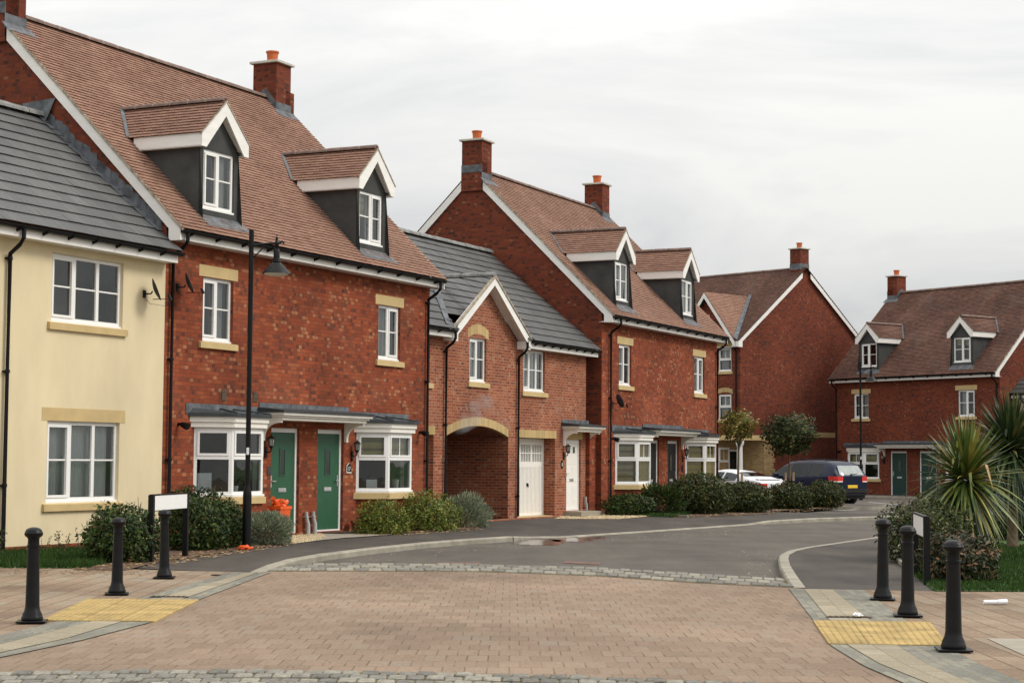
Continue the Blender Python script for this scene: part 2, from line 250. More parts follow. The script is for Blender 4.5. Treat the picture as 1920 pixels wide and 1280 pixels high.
M['paver_l'] = unit_mat('footway_paver', [(0, (0.188, 0.132, 0.089)), (0.35, (0.250, 0.178, 0.123)), (0.7, (0.280, 0.210, 0.146)), (1, (0.256, 0.218, 0.165))], (0.091, 0.066, 0.041), 0.62, 0.24, 0.007, swap=True, cluster=0.35, cscale=0.5, dirt=0.25, bump=0.004, smooth=0.3)
M['sett_g'] = unit_mat('grey_sett', [(0, (0.150, 0.152, 0.137)), (0.5, (0.218, 0.211, 0.179)), (1, (0.296, 0.279, 0.222))], (0.198, 0.160, 0.085), 0.30, 0.14, 0.007, cluster=0.2, dirt=0.25)
M['sett_b'] = unit_mat('buff_sett', [(0, (0.272, 0.233, 0.169)), (1, (0.362, 0.314, 0.228))], (0.181, 0.146, 0.083), 0.45, 0.35, 0.007, cluster=0.2, dirt=0.2)
M['granite'] = island_mat('granite_sett', [(0, (0.125, 0.119, 0.103)), (0.5, (0.190, 0.179, 0.152)), (1, (0.269, 0.250, 0.205))], 0.9, grain=0.45)
M['moss'] = flat('sandy_moss_joint', (0.17, 0.125, 0.05), 1.0, var=0.5, scale=5)
M['cover'] = flat('cast_iron_cover', (0.085, 0.06, 0.042), 0.8, var=0.4, scale=20, bump=0.004)

# ------------------------------------------------------------------ mesh helpers
class MB:
    def __init__(s): s.v = []; s.f = []; s.uv = {}
    def add(s, pts):
        i = len(s.v); s.v += [tuple(p) for p in pts]; return i
    def poly(s, pts, uv=None):
        i = s.add(pts); s.f.append(tuple(range(i, i + len(pts))))
        if uv: s.uv[len(s.f) - 1] = uv
    def box(s, x0, x1, y0, y1, z0, z1, T=None):
        P = [(x0, y0, z0), (x1, y0, z0), (x1, y1, z0), (x0, y1, z0), (x0, y0, z1), (x1, y0, z1), (x1, y1, z1), (x0, y1, z1)]
        if T: P = [T(*p) for p in P]
        i = s.add(P)
        for q in ((0, 3, 2, 1), (4, 5, 6, 7), (0, 1, 5, 4), (1, 2, 6, 5), (2, 3, 7, 6), (3, 0, 4, 7)): s.f.append(tuple(i + k for k in q))
    def prism(s, poly, a, b, axis='x', T=None):
        "polygon in the other two axes, extruded from a to b"
        def mk(p, t):
            q = (t, p[0], p[1]) if axis == 'x' else ((p[0], t, p[1]) if axis == 'y' else (p[0], p[1], t))
            return T(*q) if T else q
        n = len(poly); A = [mk(p, a) for p in poly]; B = [mk(p, b) for p in poly]
        s.poly(A[::-1]); s.poly(B)
        for i in range(n):
            j = (i + 1) % n; s.poly([A[i], A[j], B[j], B[i]])
    def tube(s, path, r, n=10, cap=True):
        path = [Vector(p) for p in path]; rs = r if isinstance(r, (list, tuple)) else [r] * len(path)
        rings = []
        for k, p in enumerate(path):
            if k == 0: d = path[1] - p
            elif k == len(path) - 1: d = p - path[k - 1]
            else: d = (path[k + 1] - p).normalized() + (p - path[k - 1]).normalized()
            d.normalize(); a = d.cross(Vector((0, 0, 1)) if abs(d.z) < 0.9 else Vector((1, 0, 0))).normalized(); b = d.cross(a)
            rings.append(s.add([p + (a * math.cos(2 * math.pi * q / n) + b * math.sin(2 * math.pi * q / n)) * rs[k] for q in range(n)]))
        for k in range(len(path) - 1):
            for q in range(n):
                q2 = (q + 1) % n; s.f.append((rings[k] + q, rings[k] + q2, rings[k + 1] + q2, rings[k + 1] + q))
        if cap:
            s.f.append(tuple(rings[0] + q for q in range(n))[::-1]); s.f.append(tuple(rings[-1] + q for q in range(n)))
    def lathe(s, prof, c=(0, 0, 0), n=20, cap=True):
        rings = [s.add([(c[0] + r * math.cos(2 * math.pi * q / n), c[1] + r * math.sin(2 * math.pi * q / n), c[2] + z) for q in range(n)]) for r, z in prof]
        for k in range(len(prof) - 1):
            for q in range(n):
                q2 = (q + 1) % n; s.f.append((rings[k] + q, rings[k] + q2, rings[k + 1] + q2, rings[k + 1] + q))
        if cap:
            s.f.append(tuple(rings[0] + q for q in range(n))[::-1]); s.f.append(tuple(rings[-1] + q for q in range(n)))
    def build(s, name, mat, parent=None, smooth=False, bevel=0.0, uv=True, loc=None):
        me = bpy.data.meshes.new(name); me.from_pydata(s.v, [], s.f); me.validate()
        if uv and len(me.polygons):
            lay = me.uv_layers.new(name='UVMap')
            same = len(me.polygons) == len(s.f)
            for p in me.polygons:
                ex = s.uv.get(p.index) if same else None
                if ex:
                    for li, c in zip(p.loop_indices, ex): lay.data[li].uv = c
                    continue
                n = p.normal
                if abs(n.z) > 0.95: t = Vector((1, 0, 0)); b = Vector((0, 1, 0))
                else:
                    t = Vector((0, 0, 1)).cross(n).normalized(); b = n.cross(t)
                for li in p.loop_indices:
                    co = me.vertices[me.loops[li].vertex_index].co; lay.data[li].uv = (co.dot(t), co.dot(b))
        if smooth:
            me.polygons.foreach_set('use_smooth', [True] * len(me.polygons))
        me.materials.append(mat)
        o = bpy.data.objects.new(name, me); COL.objects.link(o)
        if smooth: 
            md = o.modifiers.new('split', 'EDGE_SPLIT'); md.split_angle = R(40)
        if bevel:
            md = o.modifiers.new('bevel', 'BEVEL'); md.width = bevel; md.segments = 2; md.limit_method = 'ANGLE'
        if parent: o.parent = parent
        if loc: o.location = loc
        return o
class Pieces(list):
    "separate small pieces, each linked as an object of its own"
    def build(s, name, mat, parent=None): return [q.build(name, mat, parent, uv=False) for q in s]
def tag(o, label=None, cat=None, group=None, kind=None):
    if label: o['label'] = label
    if cat: o['category'] = cat
    if group: o['group'] = group
    if kind: o['kind'] = kind
    return o
def thing(name, label, cat, loc=(0, 0, 0), rz=0.0, group=None):
    o = bpy.data.objects.new(name, None); COL.objects.link(o); o.location = loc; o.rotation_euler = (0, 0, rz); o.empty_display_size = 0.3
    return tag(o, label, cat, group)
def copy_tree(o, parent=None):
    c = o.copy(); COL.objects.link(c)
    if parent: c.parent = parent
    for ch in [q for q in bpy.data.objects if q.parent == o]: copy_tree(ch, c)
    return c
def one(f, *a, **k):
    m = MB(); getattr(m, f)(*a, **k); return m
def lerp(a, b, t): return Vector(a) * (1 - t) + Vector(b) * t

def holes_wall(mb, x0, x1, z0, z1, holes, y=0.0, reveal=0.1, T=None):
    "a flat wall with rectangular openings and their reveals; holes: (x0,x1,z0,z1[,reveal])"
    T = T or (lambda x, yy, z: (x, yy, z))
    xs = sorted({x0, x1, *[h[0] for h in holes], *[h[1] for h in holes]}); zs = sorted({z0, z1, *[h[2] for h in holes], *[h[3] for h in holes]})
    xs = [x for x in xs if x0 <= x <= x1]; zs = [z for z in zs if z0 <= z <= z1]
    for a, b in zip(xs, xs[1:]):
        for c, d in zip(zs, zs[1:]):
            mx, mz = (a + b) / 2, (c + d) / 2
            if any(h[0] < mx < h[1] and h[2] < mz < h[3] for h in holes): continue
            mb.poly([T(a, y, c), T(b, y, c), T(b, y, d), T(a, y, d)])
    for h in holes:
        a, b, c, d = h[:4]; r = h[4] if len(h) > 4 else reveal
        mb.poly([T(a, y, c), T(a, y, d), T(a, y + r, d), T(a, y + r, c)]); mb.poly([T(b, y, d), T(b, y, c), T(b, y + r, c), T(b, y + r, d)])
        mb.poly([T(a, y, d), T(b, y, d), T(b, y + r, d), T(a, y + r, d)]); mb.poly([T(b, y, c), T(a, y, c), T(a, y + r, c), T(b, y + r, c)])

def tiled(mb, eL, eR, rL, rR, gauge=0.10, tw=0.165, step=0.024, jit=0.0016, seed=1):
    "a roof slope of overlapping courses of tiles between two eave and two ridge points"
    rnd = random.Random(seed); eL, eR, rL, rR = map(Vector, (eL, eR, rL, rR))
    up = ((rL + rR) / 2 - (eL + eR) / 2); al = (eR - eL).normalized(); up = (up - al * up.dot(al)); Ls = up.length; up.normalize(); n = al.cross(up).normalized()
    if n.z < 0: n = -n
    rows = max(1, int(round(Ls / gauge))); g = 1.0 / rows
    for i in range(rows):
        a0, b0 = lerp(eL, rL, i * g), lerp(eR, rR, i * g); a1, b1 = lerp(eL, rL, (i + 1) * g), lerp(eR, rR, (i + 1) * g)
        u0, u1 = a0.dot(al), b0.dot(al); 
        if b0.dot(al) - a0.dot(al) < 0.02: continue
        off = (i % 2) * tw / 2
        cuts = [u0] + [k * tw + off for k in range(int(math.floor((u0 - off) / tw)) + 1, int(math.ceil((u1 - off) / tw)))] + [u1]
        cuts = [c for c in cuts if u0 <= c <= u1]
        W = u1 - u0
        for c0, c1 in zip(cuts, cuts[1:]):
            if c1 - c0 < 0.004: continue
            f0, f1 = (c0 - u0) / W, (c1 - u0) / W
            h = step + rnd.uniform(-jit, jit) * 2; d = rnd.uniform(-1, 1) * jit
            p0 = lerp(a0, b0, f0) + n * h + up * d; p1 = lerp(a0, b0, f1) + n * h + up * d; q0 = lerp(a1, b1, f0) + up * .035; q1 = lerp(a1, b1, f1) + up * .035
            v0, v1 = i * gauge + 0.002, (i + 1) * gauge - 0.002
            mb.poly([p0, p1, q1, q0], uv=[(c0, v0), (c1, v0), (c1, v1), (c0, v1)])
            k0 = lerp(a0, b0, f0) + up * .022; k1 = lerp(a0, b0, f1) + up * .022; e0, e1 = p0 - n * step * .42, p1 - n * step * .42      # tile edge, then the dark gap under it
            mb.poly([e0, e1, p1, p0], uv=[(c0, v0), (c1, v0), (c1, v0 + 0.01), (c0, v0 + 0.01)])
            mb.poly([k0, k1, e1, e0], uv=[(c0, v0), (c1, v0), (c1, v0 + 0.01), (c0, v0 + 0.01)])

def ridge(mb, mj, a, b, r=0.10, seg=0.45, n=7, axis=None):
    "half-round ridge tiles with mortar joints"
    a, b = Vector(a), Vector(b); Ln = (b - a).length; d = (b - a) / Ln; s = d.cross(Vector((0, 0, 1))).normalized(); u = Vector((0, 0, 1))
    k = max(1, int(round(Ln / seg)))
    for i in range(k):
        p, q = a + d * (Ln * i / k), a + d * (Ln * (i + 1) / k)
        rr = r * random.uniform(0.96, 1.05)
        P = [[pp + s * (rr * 1.15 * math.cos(math.pi * j / n)) + u * (rr * math.sin(math.pi * j / n) - 0.03) for j in range(n + 1)] for pp in (p + d * 0.008, q - d * 0.008)]
        for j in range(n): mb.poly([P[0][j], P[1][j], P[1][j + 1], P[0][j + 1]])
        mb.poly(P[0]); mb.poly(P[1][::-1])
        if mj is not None and i: 
            P = [[pp + s * (r * 1.12 * math.cos(math.pi * j / n)) + u * (r * 1.02 * math.sin(math.pi * j / n) - 0.03) for j in range(n + 1)] for pp in (p - d * 0.009, p + d * 0.009)]
            jm = MB(); mj.append(jm)
            for j in range(n): jm.poly([P[0][j], P[1][j], P[1][j + 1], P[0][j + 1]])

# ------------------------------------------------------------------ windows and other joinery
def window(parent, T, w_, z0, z1, cols=2, bar=True, tall=None, sash=False, room=1.0, name='window', curtain=None, arch=0.0, opener=0, spread=0.5):
    """white casement window. T(s, n, z): s along the wall, n out of the wall.  The window is one part; panes, curtains and the room behind are its sub-parts"""
    f = MB(); g = MB(); fr, mu, dp = 0.06, 0.075, 0.07
    f.box(0, fr, -dp, 0, z0, z1, T); f.box(w_ - fr, w_, -dp, 0, z0, z1, T); f.box(fr, w_ - fr, -dp, 0, z0, z0 + fr + 0.03, T); f.box(fr, w_ - fr, -dp, 0, z1 - fr, z1, T)
    f.box(-0.015, w_ + 0.015, 0.0, 0.035, z0 - 0.003, z0 + 0.035, T)
    cw = (w_ - 2 * fr - (cols - 1) * mu) / cols
    za, zb = z0 + fr + 0.03, z1 - fr
    for c in range(cols):
        a = fr + c * (cw + mu); b = a + cw
        if c: f.box(a - mu, a, -dp, 0.004, za, zb, T)
        rows = [(za, zb)]
        if sash:
            zm = za + (zb - za) * (0.53 if sash is True else sash); f.box(a, b, -dp, 0.006, zm - 0.035, zm + 0.035, T); rows = [(za, zm - 0.035), (zm + 0.035, zb)]
        for ri, (c0, c1) in enumerate(rows):
            op = (c == opener and not sash) or (sash and ri == 1)
            if op:
                k = 0.042
                f.box(a, a + k, -0.03, 0.018, c0, c1, T); f.box(b - k, b, -0.03, 0.018, c0, c1, T); f.box(a + k, b - k, -0.03, 0.018, c0, c0 + k, T); f.box(a + k, b - k, -0.03, 0.018, c1 - k, c1, T)
            if bar and not sash:
                zm = (c0 + c1) / 2 + 0.02; f.box(a, b, -0.045, -0.012, zm - 0.013, zm + 0.013, T)
            if bar and sash and bar != 1 and ri == 1:
                f.box((a + b) / 2 - 0.012, (a + b) / 2 + 0.012, -0.045, -0.012, c0, c1, T)
            g.poly([T(a, -0.028, c0), T(b, -0.028, c0), T(b, -0.028, c1), T(a, -0.028, c1)])
    if arch:
        n = 10; pts = [(fr * 0, z1)] + [(w_ * i / n, z1 + arch * math.sin(math.pi * i / n)) for i in range(1, n)] + [(w_, z1)]
        f.prism([(p[0], p[1]) for p in pts], -dp, 0.0, 'y', T)
    o = f.build(name, M['white'], parent)
    g.build('pane', M['glass'], o, uv=False)
    r = MB(); d0, d1 = -dp - 0.002, -dp - room
    A = [(-0.1, d0, z0 - .05), (w_ + 0.1, d0, z0 - .05), (w_ + 0.1, d0, z1 + .1), (-0.1, d0, z1 + .1)]; B = [(-spread, d1, z0 - .05), (w_ + spread, d1, z0 - .05), (w_ + spread, d1, z1 + .1), (-spread, d1, z1 + .1)]
    A = [T(*p) for p in A]; B = [T(*p) for p in B]; r.poly(B)
    for i in range(4): r.poly([A[i], A[(i + 1) % 4], B[(i + 1) % 4], B[i]])
    r.build('room_interior', M['room'], o, uv=False)
    if curtain:
        for (kind, s0, s1, c0, c1) in curtain:
            c = MB(); k = max(2, int((s1 - s0) / 0.025))
            if kind in ('net', 'drape'):
                P = [(s0 + (s1 - s0) * i / k, -0.16 + (0.006 if kind == 'net' else 0.018) * math.sin(i * 1.7) + 0.006 * math.sin(i * 0.6)) for i in range(k + 1)]
                for p, q in zip(P, P[1:]): c.poly([T(p[0], p[1], c0), T(q[0], q[1], c0), T(q[0], q[1], c1), T(p[0], p[1], c1)])
                c.build('curtain', M['curtain'], o, uv=False)
            else:
                c.box(s0, s1, -0.13, -0.125, c0, c1, T)
                k = int((c1 - c0) / 0.09)
                for i in range(k): c.box(s0, s1, -0.125, -0.1235 - 0.002 * (i % 2), c0 + i * 0.09 + 0.01, c0 + i * 0.09 + 0.07, T)
                c.build('blind', M[kind], o, uv=False)
    return o
def sill_lintel(win, T, w_, z0, z1, sill=True, lintel=True, lh=0.215, ext=0.12, lext=None):
    if sill:
        m = MB(); e = ext; m.prism([(-0.02, z0 - 0.13), (0.055, z0 - 0.13), (0.055, z0 - 0.02), (-0.06, z0 + 0.012), (-0.06, z0 - 0.13)], -e, w_ + e, 'x', T); m.build('sill', M['stone'], win, bevel=0.004)
    if lintel:
        e = lext if lext is not None else ext + 0.02
        m = MB(); m.box(-e, w_ + e, -0.02, 0.006, z1 + 0.004, z1 + 0.004 + lh, T); m.build('lintel', M['stone'], win)
def facT(x0, y=0.0):
    "maps s, out, z of something set in a facade to the house's own axes"
    return lambda s, n, z: (x0 + s, y - n, z)
def front_door(parent, x0, x1, z0, z1, mat, y=0.06, hand=1, slot=True, panels=False):
    T = facT(x0, y); w_ = x1 - x0; leaf = MB()
    leaf.box(0.065, w_ - 0.065, -0.06, -0.015, z0 + 0.035, z1 - 0.085, T)
    for k in range(3 if not panels else 0):
        s0 = 0.065 + 0.02; 
    o = leaf.build('door', mat, parent, bevel=0.003)
    f = MB(); f.box(0, 0.065, -0.08, 0, z0, z1, T); f.box(w_ - 0.065, w_, -0.08, 0, z0, z1, T); f.box(0.065, w_ - 0.065, -0.08, 0, z1 - 0.085, z1, T); f.box(0.065, w_ - 0.065, -0.08, 0.03, z0, z0 + 0.03, T)
    f.build('door_frame', M['white'], o)
    cx = w_ / 2
    if slot:
        m = MB(); a, b, c, d = cx - 0.085, cx + 0.085, z0 + 1.16, z0 + 1.66
        for q in ((a - .02, a, c - .02, d + .02), (b, b + .02, c - .02, d + .02), (a, b, c - .02, c), (a, b, d, d + .02)): m.box(q[0], q[1], -0.016, -0.004, q[2], q[3], T)
        m.build('glazing_bead', mat, o); m = MB(); m.box(a, b, -0.0155, -0.0115, c, d, T); m.build('door_glass', M['dark_glass'], o)
    if panels:
        m = MB()
        for (a, b, c, d) in ((.12, .42, .12, .62), (.58, .88, .12, .62), (.12, .42, .70, 1.15), (.58, .88, .70, 1.15), (.12, .88, 1.2, 1.45)):
            a, b = 0.065 + a * (w_ - .13), 0.065 + b * (w_ - .13)
            m.box(a, b, -0.0155, -0.009, z0 + c + 0.1, z0 + d + 0.1, T)
        m.build('door_panel', mat, o, bevel=0.006)
        m = MB()
        for a in (0.25, 0.62): m.box(0.065 + a * (w_ - .13), 0.065 + (a + .16) * (w_ - .13), -0.0155, -0.010, z0 + 1.62, z0 + 1.80, T)
        m.build('door_glass', M['dark_glass'], o)
    m = MB(); m.box(cx - 0.14, cx + 0.14, -0.016, 0.0, z0 + 0.82, z0 + 0.90, T); m.box(cx - 0.12, cx + 0.12, -0.001, 0.004, z0 + 0.835, z0 + 0.885, T); m.build('letterbox', M['steel'], o, bevel=0.003)
    hx = w_ - 0.12 if hand > 0 else 0.12
    m = MB(); m.box(hx - 0.018, hx + 0.018, -0.016, -0.006, z0 + 0.92, z0 + 1.15, T); m.box(min(hx, hx - hand * 0.12), max(hx, hx - hand * 0.12), 0.02, 0.036, z0 + 1.03, z0 + 1.05, T); m.box(hx - 0.01, hx + 0.01, -0.006, 0.03, z0 + 1.03, z0 + 1.05, T)
    m.build('door_handle', M['steel'], o)
    return o
M['dark_glass'] = flat('obscured_glass', (0.02, 0.022, 0.022), 0.15, 0.6, var=0.3)
M['lamp_glass'] = flat('lantern_glass', (0.30, 0.30, 0.28), 0.15, 0.6, var=0.2)
def wall_lantern(parent, x, z, y=0.0, s=0.78):
    m = MB(); c = (x, y - 0.17 * s, z); q = lambda L_: [(a * s, b * s) for a, b in L_]
    m.lathe(q([(0.002, 0.20), (0.012, 0.18), (0.012, 0.16), (0.10, 0.09), (0.105, 0.075), (0.06, 0.075)]), c, 6)
    m.lathe(q([(0.06, -0.10), (0.065, -0.12), (0.03, -0.15), (0.012, -0.20)]), c, 6)
    for k in range(6):
        a = 2 * math.pi * k / 6; m.tube([(c[0] + .085 * s * math.cos(a), c[1] + .085 * s * math.sin(a), c[2] + .08 * s), (c[0] + .058 * s * math.cos(a), c[1] + .058 * s * math.sin(a), c[2] - .11 * s)], 0.006, 4)
    m.tube([(x, y - 0.17 * s, z - 0.16 * s), (x, y - 0.16 * s, z - 0.24 * s), (x, y - 0.08 * s, z - 0.26 * s), (x, y - 0.02 * s, z - 0.24 * s)], 0.013, 6)
    m.box(x - 0.045 * s, x + 0.045 * s, y - 0.025, y, z - 0.40 * s, z - 0.12 * s)
    o = m.build('wall_lantern', M['black'], parent)
    g = MB(); g.lathe(q([(0.055, -0.10), (0.078, 0.075)]), c, 6); g.build('lantern_glass', M['lamp_glass'], o)
def flood(parent, x, z, y=0.0):
    m = MB(); m.tube([(x, y, z), (x, y - 0.10, z + 0.01)], 0.03, 8); m.tube([(x, y - 0.09, z), (x, y - 0.22, z - 0.04)], [0.05, 0.07], 10); m.build('security_lamp', M['black'], parent)
def downpipe(parent, x, ztop, yg=-0.37, z0=0.05, y=-0.06, clips=True):
    m = MB(); m.tube([(x, yg, ztop), (x, yg, ztop - 0.16), (x, (yg + y) / 2 - 0.05, ztop - 0.27), (x, y, ztop - 0.40), (x, y, z0)], 0.036, 10)
    z = ztop - 0.5
    while z > 0.3:
        m.tube([(x, y, z), (x, y, z + 0.05)], 0.043, 10); m.box(x - 0.06, x + 0.06, y, y + 0.055, z + 0.01, z + 0.04); z -= 1.8
    m.build('downpipe', M['black'], parent, smooth=True)
def gutter(parent, x0, x1, y, z, step=0.85):
    m = MB(); n = 8; r = 0.062
    P = [[(x, y - r * math.cos(math.pi * j / n), z - r * math.sin(math.pi * j / n)) for j in range(n + 1)] for x in (x0, x1)]
    P2 = [[(x, y - (r - .008) * math.cos(math.pi * j / n), z - (r - .008) * math.sin(math.pi * j / n)) for j in range(n + 1)] for x in (x0, x1)]
    for j in range(n): m.poly([P[0][j], P[1][j], P[1][j + 1], P[0][j + 1]]); m.poly([P2[0][j], P2[0][j + 1], P2[1][j + 1], P2[1][j]])
    m.poly(P[0]); m.poly(P[1][::-1])
    for q in (0, n): m.poly([P[0][q], P[1][q], P2[1][q], P2[0][q]])
    o = m.build('gutter', M['black'], parent)
    x = x0 + 0.3
    while x < x1 - 0.1:
        m = MB(); m.prism([(y + r + 0.015, z - 0.01), (y - r - 0.01, z - 0.012), (y - r * 0.6, z - r - 0.014), (y + r + 0.015, z - r - 0.05)], x - 0.015, x + 0.015, 'x'); m.build('gutter_bracket', M['black'], o, uv=False); x += step
def chimney(parent, x0, x1, yc, ztop, zroof, slope, hw=0.33, mat=None, gable=None):
    "brick stack astride the ridge with lead flashing, cap and pot"
    mat = mat or M['brick_dark']; zb = zroof - slope * hw - 0.25
    m = MB(); m.box(x0, x1, yc - hw, yc + hw, zb, ztop); o = m.build('chimney', mat, parent)
    m = MB(); m.box(x0 - 0.07, x1 + 0.07, yc - hw - 0.07, yc + hw + 0.07, ztop + 0.001, ztop + 0.06); m.build('chimney_cap', M['conc'], o, bevel=0.008)
    m = MB(); m.lathe([(0.145, 0.06), (0.145, 0.10), (0.125, 0.11), (0.14, 0.30), (0.16, 0.31), (0.16, 0.345), (0.12, 0.345), (0.11, 0.2)], ((x0 + x1) / 2, yc, ztop), 16); m.build('chimney_pot', M['terracotta'], o, smooth=True)
    m = MB(); p = 0.012; zf = zroof - slope * hw
    m.box(x0 - p, x1 + p, yc - hw - p, yc - hw, zf - 0.1, zf + 0.20); m.box(x0 - p, x1 + p, yc + hw, yc + hw + p, zf - 0.1, zf + 0.20)
    for sx in (x0 - p, x1):
        if x0 < -.05 and sx < 0: m.box(sx, sx + p, yc - hw - p, yc + hw + p, zroof - .12, zroof + .10); continue
        m.prism([(yc - hw, zf - 0.1), (yc - hw, zf + 0.20), (yc - 0.05, zroof + 0.2), (yc + 0.05, zroof + 0.2), (yc + hw, zf + 0.20), (yc + hw, zf - 0.1)], sx, sx + p, 'x')
    if slope: m.poly([(x0 - .1, yc - hw - .004, zf + .03), (x1 + .1, yc - hw - .004, zf + .03), (x1 + .15, yc - hw - .2, zf - .2 * slope + .03), (x0 - .15, yc - hw - .2, zf - .2 * slope + .03)])
    m.build('chimney_flashing', M['lead'], o)

def dormer(parent, xc, w_, z0, zs, apex, slope_main, ye, ze, tile, oh=0.13, curtain=None, hand=0):
    """gabled dormer flush with the wall below: cheeks, front, window, roof.  zs = springing of its roof"""
    hw = w_ / 2; yroof = lambda z: ye + (z - ze) / slope_main        # depth at which the main roof has height z
    x0, x1 = xc - hw, xc + hw; m = MB(); wx0, wx1 = x0 + 0.14, x1 - 0.14; wz0, wz1 = z0 + 0.14, zs + 0.0
    holes_wall(m, x0, x1, z0 - 0.1, zs + 0.02, [(wx0, wx1, wz0, wz1)], 0.0, 0.06)
    m.poly([(x0, 0, zs + 0.02), (x1, 0, zs + 0.02), (xc, 0, apex - 0.12)])
    for x in (x0, x1): m.poly([(x, 0, z0 - 0.1), (x, 0, zs + 0.1), (x, yroof(zs + 0.1), zs + 0.1), (x, yroof(z0 - 0.1), z0 - 0.1)])
    o = m.build('dormer', M['render_grey'], parent)
    T = facT(wx0, 0.03); window(o, T, wx1 - wx0, wz0, wz1, 2, True, room=0.9, curtain=curtain, opener=hand, spread=0.1)
    ps = (apex - zs - 0.27) / (hw + oh)        # pitch of the dormer roof
    xa, xb = xc - hw - oh, xc + hw + oh; zt = apex - ps * (hw + oh)      # tile line at the eaves
    yf = -oh - 0.02; t = MB()
    za_ = apex
    tiled(t, (xa - .03, yf, zt - .03 * ps), (xa - .03, yroof(zt), zt - .03 * ps), (xc, yf, apex), (xc, yroof(apex), apex), seed=int(xc * 10)); 
    tiled(t, (xb + .03, yroof(zt), zt - .03 * ps), (xb + .03, yf, zt - .03 * ps), (xc, yroof(apex), apex), (xc, yf, apex), seed=int(xc * 10) + 1)
    ro = t.build('dormer_roof', tile, o)
    rm, rj = MB(), Pieces(); ridge(rm, rj, (xc, yf + 0.02, apex + 0.02), (xc, yroof(apex) + 0.05, apex + 0.02), 0.085, 0.42); rm.build('dormer_ridge', M['ridge'], o); rj.build('ridge_joint', M['mortar'], o)
    b = MB()         # bargeboards, soffits and side fascias
    for sgn in (-1, 1):
        X = xc + sgn * (hw + oh)
        pl = [(xc, apex - 0.035), (X, zt - 0.035), (X, zt - 0.27), (X - sgn * 0.15, zt - 0.27), (xc, apex - 0.30)]
        b.prism([(p[0], p[1]) for p in pl], yf, yf + 0.03, 'y')
        b.box(min(X, X - sgn * 0.02), max(X, X - sgn * 0.02), yf + 0.03, yroof(zt - 0.14), zt - 0.27, zt - 0.02)
        b.box(min(X, X - sgn * oh), max(X, X - sgn * oh), yf + 0.03, yroof(zt - .2), zt - 0.265, zt - 0.25)
        b.poly([(xc, yf + .03, apex - .30), (xc, 0, apex - .30), (X - sgn * oh, 0, zt - 0.30 + ps * 0.0 + oh * ps), (X - sgn * oh, yf + .03, zt - 0.30 + oh * ps)])
    b.build('bargeboard', M['fascia'], o)
    v = MB()
    for sgn in (-1, 1):
        X = xc + sgn * (hw + oh + .02); v.prism([(xc, apex - 0.0), (X, zt - 0.01), (X, zt - 0.045), (xc, apex - 0.04)], yf - 0.012, yf + 0.06, 'y')
    v.build('verge_mortar', M['mortar'], o)
    l = MB(); l.poly([(x0 - .05, -0.012, z0 + 0.03), (x1 + .05, -0.012, z0 + 0.03), (x1 + .22, -0.24, ze + (-0.24 - ye) * slope_main + 0.03), (x0 + .0, -0.24, ze + (-0.24 - ye) * slope_main + 0.03)])
    l.poly([(x0 - .02, -0.006, z0 + 0.14), (x1 + .02, -0.006, z0 + 0.14), (x1 + .05, -0.012, z0 + 0.03), (x0 - .05, -0.012, z0 + 0.03)]) if False else None
    for sgn in (-1, 1):
        X = xc + sgn * (hw + oh + .03); Z = zt - .03 * ps
        l.poly([(X, yroof(Z) - .03, Z + .03), (X + sgn * .09, yroof(Z) - .03, Z + .02), (xc + sgn * .07, yroof(apex) + .02, apex + .05), (xc, yroof(apex) - .02, apex + .04)])
        l.poly([(xc + sgn * hw, yroof(zs - .1), zs - .1 + .02), (xc + sgn * (hw + .05), yroof(zs - .1), zs - .1 + .03), (xc + sgn * (hw + .05), 0, z0 + .03), (xc + sgn * hw, 0, z0 + .03)]) if sgn > 0 else None
    l.build('dormer_flashing', M['lead'], o)
    return o

